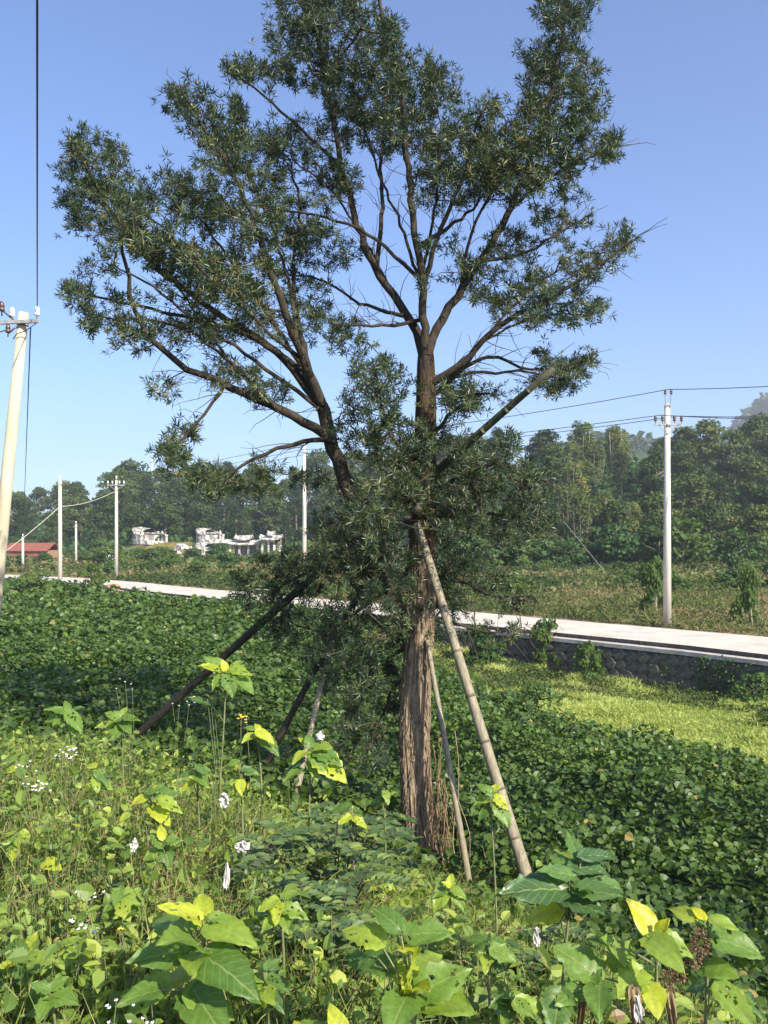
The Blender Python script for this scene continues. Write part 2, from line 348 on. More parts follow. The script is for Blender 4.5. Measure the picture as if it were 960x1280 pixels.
def gz(x, y, s=None):
    x = np.asarray(x, float); y = np.asarray(y, float)
    if s is None: s = sdist(x, y)
    nz_ = near_z(x, y)+.06*(fbm(x*1.3, y*1.3)-.5)
    t = sstep((s-.1)/.8); under = nz_*(1-t)-.14*t
    far = -.14+.10*sstep((s-4.1)/.6)+.021*np.maximum(s-4.5, 0)*(s < 200)+.021*195.5*(s >= 200)
    far = far+.18*(fbm(x/4, y/4)-.5)*sstep((s-5)/4)+hills(x, y)
    return np.where(s < 1.0, under, far)

def axis(lo, hi, dense_lo, dense_hi, step, g):
    a = list(np.arange(dense_lo, dense_hi, step)); s = step; v = a[-1]
    while v < hi: s *= g; v += s; a.append(v)
    s = step; v = dense_lo; b = []
    while v > lo: s *= g; v -= s; b.append(v)
    return np.array(b[::-1]+a)
xs = axis(-3500, 3500, -12, 12, .36, 1.055); ys = np.r_[axis(-300, 0, 0, 14, .28, 1.15)[:-1] if False else axis(-300, 14, 0, 14, .28, 1.15)]
ys = np.r_[ys[ys < 13.9], np.arange(13.9, 60, .55)]; v = ys[-1]; s_ = .55; ex = []
while v < 4500: s_ *= 1.035; v += s_; ex.append(v)
ys = np.r_[ys, ex]
GX, GY = np.meshgrid(xs, ys); GS = sdist(GX, GY); GZ = gz(GX, GY, GS)
nx, ny = len(xs), len(ys); I = np.arange(nx*ny).reshape(ny, nx)
F = np.stack([I[:-1, :-1], I[:-1, 1:], I[1:, 1:], I[1:, :-1]], -1).reshape(-1, 4)

KUD = [(1.3, 4.9), (2.2, 3.6), (5, 2.5), (10, 4), (8.2, 10), (6.5, 13.2), (4.9, 16.1), (3.6, 18.8), (2.4, 21.4), (1.4, 25), (.7, 29), (0.4, 33.6), (-8.3, 42.9), (-18.7, 55.2), (-24.4, 62.3),
       (-34.5, 71.5), (-60, 86), (-60, 12), (-9, 9), (-5, 8.4), (-2.8, 7.8), (-1.4, 7.4), (-.3, 6.9), (.6, 6.6), (1.2, 5.9)]
kudm = inpoly(GX, GY, KUD)
m_g, n, b, out = newmat('ground_soil_and_turf'); L = n.links.new
a = n.nodes.new('ShaderNodeAttribute'); a.attribute_name = 'zone'
nz = n.nodes.new('ShaderNodeTexNoise'); nz.inputs['Scale'].default_value = 1.7; nz.inputs['Detail'].default_value = 8
tc = n.nodes.new('ShaderNodeTexCoord'); L(tc.outputs['Object'], nz.inputs['Vector'])
rr = ramp(n, [(.3, (.45, .5, .45)), (.7, (1.4, 1.35, 1.2))]); L(nz.outputs['Fac'], rr.inputs[0])
mm = n.nodes.new('ShaderNodeMix'); mm.data_type = 'RGBA'; mm.blend_type = 'MULTIPLY'; mm.inputs[0].default_value = 1
L(a.outputs['Color'], mm.inputs[6]); L(rr.outputs[0], mm.inputs[7]); L(mm.outputs[2], b.inputs['Base Color']); b.inputs['Roughness'].default_value = .95
b.inputs['Specular IOR Level'].default_value = .1
bp = n.nodes.new('ShaderNodeBump'); bp.inputs['Strength'].default_value = .6; bp.inputs['Distance'].default_value = .08; L(nz.outputs['Fac'], bp.inputs['Height']); L(bp.outputs[0], b.inputs['Normal'])
me = mesh_np('ground', np.stack([GX, GY, GZ], -1), F, m_g, smooth=True)
col = np.zeros((ny, nx, 4)); col[..., 3] = 1
def setc(mask, c): col[mask, :3] = c
setc(np.ones_like(kudm), (.11, .105, .05))                 # weedy near bank
setc((GS < 0) & (GY > 8), (.22, .25, .06))                   # pale grass
setc(kudm, (.020, .042, .015))
setc(GS > 0, (.15, .145, .06)); setc((GS > 3.8) & (GS < 5.2), (.24, .17, .10))
hm = hills(GX, GY) > 1.0; setc(hm & (GS > 20), (.028, .050, .018)); setc(GY > 380, (.04, .07, .03))
setc((np.abs(GX/np.maximum(GY, 1)+.263) < .032) & (GY > 118) & (GY < 139), (.20, .17, .06))
setc((np.abs(GX/np.maximum(GY, 1)+.425) < .035) & (GY > 103) & (GY < 128), (.42, .22, .11))
ca = me.color_attributes.new('zone', 'FLOAT_COLOR', 'POINT'); ca.data.foreach_set('color', col.astype(np.float32).ravel())
tag(link('ground', me), kind='structure')

# ------------------------------------------------------------------ road, kerb, retaining wall
def ribbon(s0, s1, z, mat, name, mb=None, sub=EDGEF, nor=EDGEN, z2=None, thick=.12):
    A = sub+nor*s0; B = sub+nor*s1; k = len(A); V = []
    zb = z2 if z2 is not None else z-thick
    for P, zz in ((A, zb), (A, z), (B, z), (B, zb)):
        V.append(np.c_[P, np.full(k, zz)])
    V = np.concatenate(V); f = []
    for q in range(3):
        for i in range(k-1): f.append((q*k+i, q*k+i+1, (q+1)*k+i+1, (q+1)*k+i))
    return mesh_np(name, V, np.array(f)[:, ::-1], mat)
seg = 3
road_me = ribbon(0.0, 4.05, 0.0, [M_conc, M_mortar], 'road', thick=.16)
_k = len(EDGEF)-1; road_me.polygons.foreach_set('material_index', np.r_[np.ones(_k, np.int32), np.zeros(_k, np.int32), np.ones(_k, np.int32)])  # slab side faces coloured dark to paint in the shadow gap above the kerb
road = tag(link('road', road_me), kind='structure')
# expansion joints: shallow dark grooves laid as thin strips across the slab
jb = MB()
for i in range(8, 40, 2):
    p = EDGEF[i]; nn = EDGEN[i]; a_ = math.atan2(nn[1], nn[0]); jb.box((p[0]+nn[0]*2.02, p[1]+nn[1]*2.02, .001), (4.0, .025, .006), a_)
j = jb.build('road_joint', M_mortar, road); tag(j, kind='stuff')
kerb = tag(link('kerb', ribbon(-.42, -.06, -.13, M_kerb, 'kerb', thick=.12)), kind='structure')
wall = empty('retaining_wall', (9, 24, -1.3), 'dark rubble retaining wall under the near edge of the concrete road', 'wall')
wm = ribbon(-.36, -.10, -.29, M_mortar, 'wall_core', z2=-1.9)
link('wall_core', wm, wall)
stones = []
for k in range(7):
    bmv = MB(); n_ = 10; r1 = [1+random.uniform(-.16, .16) for _ in range(n_)]
    v = []; 
    for dep, sc in ((0, 1), (.6, .96), (1, .72)):
        for q in range(n_):
            a_ = 2*pi*q/n_; sq = 1/max(abs(cos(a_))**1.0+abs(sin(a_))**1.0, .9); v.append((cos(a_)*r1[q]*sc*.5*(1.0+.25*sq), -dep*.1, sin(a_)*r1[q]*sc*.5*(1.0+.25*sq)))
    f = [(i*n_+(q+1) % n_, i*n_+q, (i+1)*n_+q, (i+1)*n_+(q+1) % n_) for i in range(2) for q in range(n_)]+[tuple(2*n_+q for q in range(n_))]
    bmv.add(v, f); stones.append(bmv.mesh('stone', M_stone))
arc = np.r_[0, np.cumsum(np.linalg.norm(np.diff(EDGEF, axis=0), axis=1))]
i0 = int(np.argmin(np.linalg.norm(EDGEF-np.array([13.2, 18.8]), axis=1))); i1 = int(np.argmin(np.linalg.norm(EDGEF-np.array([2.0, 32.8]), axis=1)))
row = 0
for zr in (-.46, -.78, -1.1, -1.42):
    a_ = arc[i0]+random.uniform(0, .3)
    while a_ < arc[i1]:
        wd = random.uniform(.32, .62); am = a_+wd/2
        px_ = np.interp(am, arc, EDGEF[:, 0]); py_ = np.interp(am, arc, EDGEF[:, 1]); k = int(np.searchsorted(arc, am)); nn = EDGEN[k]
        o = link('stone', random.choice(stones), wall, world=True)
        fx, fy = px_-nn[0]*.36, py_-nn[1]*.36
        o.location = (fx, fy, zr+random.uniform(-.03, .03)); o.rotation_euler = (0, random.uniform(-.25, .25), math.atan2(nn[1], nn[0])-pi/2)
        o.scale = (wd*1.02, random.uniform(.25, .55), random.uniform(.29, .36)); a_ += wd
    row += 1

sa = rng.uniform(arc[i0], arc[i1], 9000); cov = fbm(sa*.9+3, sa*0+2); sa = sa[(rng.random(9000) < sstep((cov-.45)/.2)*.8)]
hz_ = rng.random(len(sa))**1.7*1.15; P = np.c_[np.interp(sa, arc, EDGEF[:, 0]), np.interp(sa, arc, EDGEF[:, 1]), -1.3+hz_]; kk = np.clip(np.searchsorted(arc, sa), 0, len(EDGEN)-1); P[:, :2] -= EDGEN[kk]*rng.uniform(.40, .52, len(sa))[:, None]
WALLP = P
# ------------------------------------------------------------------ kudzu, grasses, weeds as ground cover
def sample(poly, y0, y1, dens, xlim=None):
    P = np.array(poly); x0, x1 = P[:, 0].min(), P[:, 0].max(); y0 = max(y0, P[:, 1].min()); y1 = min(y1, P[:, 1].max())
    out = []
    k = max(1, int((y1-y0)/2)); yb = np.linspace(y0, y1, k+1)
    for a_, b_ in zip(yb[:-1], yb[1:]):
        xl = max(x0, -.56*b_-1.2); xr = min(x1, .56*b_+1.2); n_ = int((xr-xl)*(b_-a_)*dens)
        if n_ < 1: continue
        out.append(np.c_[rng.uniform(xl, xr, n_), rng.uniform(a_, b_, n_)])
    q = np.concatenate(out); return q[inpoly(q[:, 0], q[:, 1], poly)]
def rdir(n): return unit(rng.normal(size=(n, 3)))
def leaves(P, tmpl, size, nz_tilt=.5, aspect=1.0, rnd=None, droop=.25):
    n_ = len(P); N = unit(np.array([0, 0, 1.])+rng.normal(size=(n_, 3))*nz_tilt); d = rdir(n_); d[:, 2] -= droop
    d = unit(d-N*(d*N).sum(1, keepdims=True)); d = unit(d)
    S = np.c_[size*aspect, size, size]
    return scatter(tmpl[0], tmpl[1], P, frames(d, N), S, rng.random(n_) if rnd is None else rnd)
def kheight(x, y):
    e = .05+.85*fbm(x*.6, y*.6)**1.4+.34*vnoise(x*1.7+3, y*1.7)
    return e
parts = []
for y0, y1, dn, sz in ((2.5, 8, 520, .076), (8, 14, 400, .083), (14, 25, 210, .105), (25, 42, 75, .18), (42, 90, 22, .31)):
    q = sample(KUD, y0, y1, dn); x, y = q[:, 0], q[:, 1]; z = gz(x, y)+kheight(x, y)*(.45+.55*sstep((y-4)/6)) * (1-.5*sstep((x-1)/2)*(y < 8))
    z = z-rng.random(len(q))**1.5*.28-.12*sstep((x-1)/2)*sstep((y-9)/4)*(y < 30)
    patch = np.clip(.5*rng.random(len(q))+.75*(fbm(x*.7+7, y*.7)-.25)+(rng.random(len(q)) < .012)*.6, 0, 1)
    parts.append(leaves(np.c_[x, y, z], ROUND if y1 < 9 else BROAD, sz*rng.uniform(.55, 1.3, len(q)), .62, 1.15, patch))
V, F, R = join(parts)
tag(link('kudzu_leaves', mesh_np('kudzu_leaves', V, F, M_kudzu, R)), 'dark green creeper with broad leaves smothering the slope below the road', 'creeper', kind='stuff')

def blades(P, h, w_, spread=.5, rnd=None, up=1.0):
    n_ = len(P); d = rng.normal(size=(n_, 3))*spread; d[:, 2] = up; d = unit(d); N = rdir(n_); N[:, 2] *= .3
    N = unit(N-d*(N*d).sum(1, keepdims=True)); return scatter(BLADE[0], BLADE[1], P, frames(d, N), np.c_[w_, h, h], rng.random(n_) if rnd is None else rnd)
V, F, R = leaves(WALLP, OVAL, rng.uniform(.05, .11, len(WALLP)), 1.2, 1.2)
tag(link('wall_creeper', mesh_np('wall_creeper', V, F, M_shrub, R)), 'small leafy creeper climbing patches of the dark wall', 'creeper', kind='stuff')
LAWN = [(1.8, 22), (3.0, 18.8), (4.4, 15.8), (6.1, 12.8), (8, 9.6), (10.5, 6), (20, 2), (21, 5), (15.6, 13.6), (10.2, 22.4), (7.5, 25.8), (4.2, 29.4), (1.2, 32.6), (1.8, 27)]
q = sample(LAWN, 8, 33, 430); x, y = q[:, 0], q[:, 1]; z = gz(x, y)
cl = fbm(x*1.1, y*1.1); bump = .20*sstep((cl-.4)/.3)+.08*vnoise(x*3, y*3)
hh = rng.uniform(.06, .15, len(q))*(.5+1.2*cl)
browny = sstep(((x-2)*-.5+1.5)/2)*.4
V1 = blades(np.c_[x, y, z+bump-.03], hh, rng.uniform(.016, .03, len(q)), 1.0, np.clip(.6*rng.random(len(q))+.55*(cl-.25)+browny*.6, 0, 1))
tag(link('pale_grass', mesh_np('pale_grass', V1[0], V1[1], M_lawn, V1[2])), 'yellow green grass lying below the dark retaining wall', 'grass', kind='stuff')

# taller mixed weeds along the wall foot and the left end of the pale grass
SC = [(2.2, 24), (3.6, 21.5), (5.2, 21.5), (6.6, 23), (9.5, 20.5), (10.2, 21.8), (7.3, 25.6), (4.0, 29.2), (1.2, 32.4), (1.6, 27)]
q = sample(SC, 18, 33, 34); q = q[rng.random(len(q)) < fbm(q[:, 0]*.8, q[:, 1]*.8)*1.5-.1]; k = np.repeat(np.arange(len(q)), 22)
P = np.c_[q[k]+rng.normal(size=(len(k), 2))*.11, np.zeros(len(k))]; P[:, 2] = gz(P[:, 0], P[:, 1])+rng.random(len(k))*.55*fbm(q[k, 0]*1.3+4, q[k, 1]*1.3)
A2 = leaves(P, OVAL, rng.uniform(.04, .10, len(k)), .8, 1.1, np.clip(.5*rng.random(len(k))+.6*(vnoise(q[k, 0], q[k, 1])-.3), 0, 1))
tag(link('wall_foot_weeds', mesh_np('wall_foot_weeds', A2[0], A2[1], M_field, A2[2])), 'scruffy mixed weeds along the foot of the dark wall', 'weeds', kind='stuff')
# field beyond the road
def clumps(q, nb, h, w_, mat_rnd=0.0, spread=.55):
    base = np.repeat(q, nb, 0); base[:, :2] += rng.normal(size=(len(base), 2))*(h*.35)
    z = gz(base[:, 0], base[:, 1]); r = np.repeat(rng.random(len(q)), nb)*.6+.4*rng.random(len(base))
    hh = h*rng.uniform(.5, 1.2, len(base))*np.repeat(rng.uniform(.5, 1.3, len(q)), nb)
    return blades(np.c_[base[:, :2], z-.03], hh, w_*rng.uniform(.6, 1.3, len(base)), spread, np.clip(r+mat_rnd, 0, 1))
FR = [(-90, 40), (-90, 150), (90, 150), (70, 20), (12, 20)]
prt = []
for y0, y1, dn, h, w_ in ((20, 45, 7.6, .5, .045), (45, 80, 2.9, .65, .10), (80, 112, .8, .8, .19)):
    q = sample(FR, y0, y1, dn); s = sdist(q[:, 0], q[:, 1]); q = q[(s > 4.5) & (s < 95)]
    q = q[rng.random(len(q)) < .25+1.0*fbm(q[:, 0]/4, q[:, 1]/4)]
    pat = 1.3*(fbm(q[:, 0]/6+30, q[:, 1]/6)-.5)
    prt.append(clumps(q, 7, h, w_, np.repeat(pat, 7), .9))
    k = np.repeat(np.arange(len(q)), 8); P = np.c_[q[k]+rng.normal(size=(len(k), 2))*h*.5, np.zeros(len(k))]; P[:, 2] = gz(P[:, 0], P[:, 1])+rng.random(len(k))*h*1.1*fbm(P[:, 0]/1.7, P[:, 1]/1.7)*1.5
    prt.append(leaves(P, OVAL, w_*rng.uniform(1.6, 3.4, len(k)), .8, 1.2, np.clip(.5*rng.random(len(k))+pat[k]*1.2+.2, 0, 1)))
V, F, R = join(prt)
tag(link('field_weeds', mesh_np('field_weeds', V, F, M_field, R)), 'green and brown weeds in the field between road and forest', 'weeds', kind='stuff')

# near bank: leafy weeds and grass
BANK = [(-9, 1.2), (6, 1.2), (4, 2.2), (2.4, 3.6), (1.5, 5.2), (1.25, 6.2), (.8, 7.2), (-.2, 7.8), (-1.5, 8), (-3, 8.2), (-5.2, 8.8), (-9, 9.4)]
q = sample(BANK, 1.7, 9.4, 84); x, y = q[:, 0], q[:, 1]; z0 = gz(x, y)
hgt = rng.uniform(.12, .52, len(q))*(.55+.9*fbm(x*.9+4, y*.9)); sp = vnoise(x*1.3+11, y*1.3)*.6+.4*rng.random(len(q))
near = sstep((y-1.6)/1.4); hgt = hgt*(.35+.65*near)*(1-.4*sstep((x+.1)/.4)*sstep((y-3.5)/1.5))
lean = rng.normal(size=(len(q), 2))*.22; nl = 22
tt = np.tile(np.linspace(.15, 1, nl), len(q)); k = np.repeat(np.arange(len(q)), nl)
P = np.c_[x[k]+lean[k, 0]*hgt[k]*tt+rng.normal(size=len(k))*.035, y[k]+lean[k, 1]*hgt[k]*tt+rng.normal(size=len(k))*.035, z0[k]+hgt[k]*tt]
sz = np.where(sp[k] < .4, .028, np.where(sp[k] < .66, .042, .065))*rng.uniform(.5, 1.5, len(k))
rn = np.clip(.35*sp[k]+.45*rng.random(len(k))+.35*fbm(x[k]*2.2+9, y[k]*2.2)-.05, 0, 1)
q2 = sample(BANK, 1.7, 9.2, 17); k2 = np.repeat(np.arange(len(q2)), 9); h2 = rng.uniform(.15, .6, len(q2))*(.3+.7*sstep((q2[:, 1]-1.7)/1.5))*(1-.45*(q2[:, 0] > .1))
P2 = np.c_[q2[k2]+rng.normal(size=(len(k2), 2))*.07, np.zeros(len(k2))]; P2[:, 2] = gz(P2[:, 0], P2[:, 1])+h2[k2]*rng.uniform(.45, 1, len(k2))
A0 = leaves(P2, ROUND, rng.uniform(.03, .08, len(k2)), .6, .95, np.clip(.22+.4*rng.random(len(q2))[k2]+.28*rng.random(len(k2)), 0, .9), .35)
q3 = sample([(-.3, 3.0), (1.6, 3.0), (1.25, 5.2), (1.0, 6.4), (.1, 6.6), (-.3, 5)], 2.9, 6.6, 62); k3 = np.repeat(np.arange(len(q3)), 12); h3 = rng.uniform(.12, .42, len(q3))
P3_ = np.c_[q3[k3]+rng.normal(size=(len(k3), 2))*.06, np.zeros(len(k3))]; P3_[:, 2] = gz(P3_[:, 0], P3_[:, 1])+h3[k3]*rng.uniform(.3, 1, len(k3))
A3 = leaves(P3_, ROUND, rng.uniform(.03, .085, len(k3)), .7, .85, np.clip(.12+.5*rng.random(len(q3))[k3]+.3*rng.random(len(k3))+.35*(rng.random(len(k3)) < .08), 0, 1), .35)
A1 = join([A0, A3, leaves(P, OVAL, sz, .8, .95, rn, .2)])
tag(link('weed_leaves', mesh_np('weed_leaves', A1[0], A1[1], M_weed, A1[2])), 'bright green leafy weeds covering the sunny near bank', 'weeds', kind='stuff')
paths = [(np.array([[x[i], y[i], z0[i]-.02], [x[i]+lean[i, 0]*hgt[i], y[i]+lean[i, 1]*hgt[i], z0[i]+hgt[i]]]), np.array([.003, .0015])) for i in range(len(q))]
V, F = tubes_np(paths, 3)
tag(link('weed_stems', mesh_np('weed_stems', V, F, M_stemg)), 'thin stalks of the weeds on the near bank', 'weeds', kind='stuff')
q = sample(BANK, 1.7, 9.3, 1500); x, y = q[:, 0], q[:, 1]; dens = vnoise(x*.8+50, y*.8)+.35*np.exp(-((x+1.1)**2+(y-3.4)**2)/1.2)
q = q[rng.random(len(q)) < sstep((dens-.12)/.5)*np.where(x > -.1, .42, 1)]; x, y = q[:, 0], q[:, 1]
V1 = blades(np.c_[x, y, gz(x, y)-.02], rng.uniform(.14, .48, len(q))*(.4+.6*sstep((y-1.6)/1.4)), rng.uniform(.004, .011, len(q)), .55)
tag(link('grass_blades', mesh_np('grass_blades', V1[0], V1[1], M_gblade, V1[2])), 'thin green grass blades between the weeds of the near bank', 'grass', kind='stuff')
# long arching straws
q = sample(BANK, 1.8, 9.0, 90); x, y = q[:, 0], q[:, 1]; zz_ = gz(x, y); paths = []; rv = []
for i in range(len(q)):
    a_ = rng.uniform(0, 2*pi); h = rng.uniform(.3, .75)*(.5+.5*sstep((y[i]-1.7)/1.6)); d_ = rng.uniform(.08, .4); t_ = np.linspace(0, 1, 6)
    P = np.c_[x[i]+d_*cos(a_)*t_**1.6, y[i]+d_*sin(a_)*t_**1.6, zz_[i]+h*(t_-.38*t_**2.6*(d_/.25))]
    paths.append((P, np.linspace(.0026, .0009, 6))); rv.append(rng.random())
V, F = tubes_np(paths, 3)
tag(link('grass_straws', mesh_np('grass_straws', V, F, M_gblade, np.repeat(np.array(rv), 15))), 'long arching straws standing out of the near weeds', 'grass', kind='stuff')
# dry stalks and litter leaves
prt = []
for cx, cy, rr_, n_, h in ((.55, 7.6, .35, 260, .5), (.62, 5.6, .55, 420, .30), (-.55, 4.6, .4, 260, .4), (-1.15, 5.4, .5, 260, .45), (.9, 4.2, .5, 300, .3), (1.0, 2.7, .3, 220, .4), (-.35, 3.3, .5, 300, .3), (-2.6, 5.2, .7, 260, .4), (-2.0, 4.0, .8, 300, .3), (-1.0, 4.3, .5, 500, .4), (-1.6, 5.6, .6, 500, .45), (-.8, 3.6, .4, 380, .35), (.1, 3.6, .4, 300, .3), (-.2, 5.4, .4, 350, .35), (1.2, 3.6, .35, 300, .3), (.5, 4.6, .4, 600, .35), (.4, 5.8, .35, 450, .3), (1.3, 2.5, .25, 260, .4)):
    p = np.c_[rng.normal(cx, rr_, n_), rng.normal(cy, rr_, n_)]; zz = gz(p[:, 0], p[:, 1])+rng.random(n_)*h*.6
    prt.append(blades(np.c_[p, zz], rng.uniform(.08, .32, n_), rng.uniform(.003, .009, n_), 1.1, None, .55))
V, F, R = join(prt)
tag(link('dry_stalks', mesh_np('dry_stalks', V, F, M_dry, R)), 'brown withered stalks tangled among the near weeds', 'dead plants', kind='stuff')

# ------------------------------------------------------------------ the big podocarpus tree
TY = 8.0; S_ = FPX/TY
tree = empty('podocarpus_tree', (.33, 8, -.22), 'tall dark podocarpus with forked limbs and shaggy brown trunk in the centre', 'tree')
def P3(px, py, dy=0.0):
    return at(px, py, TY+dy)
def smooth_path(pts, rad, n=5):
    P = np.c_[np.array(pts), np.array(rad)]; return resample(P, .12) if n else P
def limb_path(pl, d0, d1, r0, r1, wig=.015):
    k = len(pl); ts = np.linspace(0, 1, k)
    pts = [P3(p[0], p[1], d0+(d1-d0)*t**.8) for p, t in zip(pl, ts)]
    rad = [(r0+(r1-r0)*t**.75)*.78/S_ for t in ts]
    Q = resample(np.c_[np.array(pts), rad], .1); Q[:, :3] += rng.normal(size=(len(Q), 3))*wig*np.linspace(0, 1, len(Q))[:, None]**.3*.6
    return Q[:, :3], np.maximum(Q[:, 3], .006)
# trunk with fibrous ridges
tp = [(526, 1150, 19.5), (524, 1085, 18.5), (520, 1000, 18.5), (517, 920, 18.5), (519, 850, 18), (523, 780, 17), (527, 690, 15.5), (530, 600, 14.5), (532, 500, 12.5), (532, 445, 10), (532, 420, 4)]
Q = resample(np.array([[*P3(a_, b_), c_/S_] for a_, b_, c_ in tp]), .035); NS = 72
ang = np.arange(NS)*2*pi/NS; zz = Q[:, 2]
rid = .5*vnoise(np.tile(ang*9, (len(Q), 1))+zz[:, None]*.8, np.tile(zz[:, None]*1.6, (1, NS)))+.5*vnoise(np.tile(ang*19, (len(Q), 1))-zz[:, None]*1.3, np.tile(zz[:, None]*3.5, (1, NS)))
amp = .026*.75*sstep((4.6-zz)/2.5)[:, None]+.006
lobes = .010*np.sin(3*ang+1.3)[None]+.006*np.sin(5*ang+zz[:, None])
R2 = Q[:, 3][:, None]+(rid-.5)*amp*1.6+lobes
R2[:, -1] = R2[:, -1]
flare = .012*np.exp(-(zz+.35)/.25)[:, None]*(1+.5*np.sin(4*ang))[None]; R2 = R2+np.clip(flare, 0, .12)
V = np.stack([Q[:, 0][:, None]+R2*np.cos(ang), Q[:, 1][:, None]+R2*np.sin(ang), np.tile(zz[:, None], (1, NS))], -1)
I = np.arange(len(Q)*NS).reshape(len(Q), NS); I2 = np.roll(I, -1, 1)
F = np.stack([I[:-1], I2[:-1], I2[1:], I[1:]], -1).reshape(-1, 4)
if zz[1] < zz[0]: F = F[:, ::-1]
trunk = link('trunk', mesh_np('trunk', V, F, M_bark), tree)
# peeling strips of bark
ns = 1500; i = rng.integers(4, len(Q)-4, ns); i = i[zz[i] < 2.4]; ns = len(i); a_ = rng.uniform(0, 2*pi, ns)
rad = Q[i, 3]+rng.uniform(.0, .022, ns); P = np.c_[Q[i, 0]+rad*np.cos(a_), Q[i, 1]+rad*np.sin(a_), zz[i]]
out_ = np.c_[np.cos(a_), np.sin(a_), np.zeros(ns)]; d = unit(np.c_[rng.normal(size=(ns, 2))*.10, -np.ones(ns)]+out_*rng.uniform(-.02, .16, ns)[:, None])
sv = scatter(BLADE[0], BLADE[1], P, frames(d, out_), np.c_[rng.uniform(.006, .016, ns), rng.uniform(.05, .17, ns), rng.uniform(.05, .2, ns)], rng.random(ns))
tag(link('bark_strips', mesh_np('bark_strips', sv[0], sv[1], M_bark, sv[2]), trunk), kind='stuff')

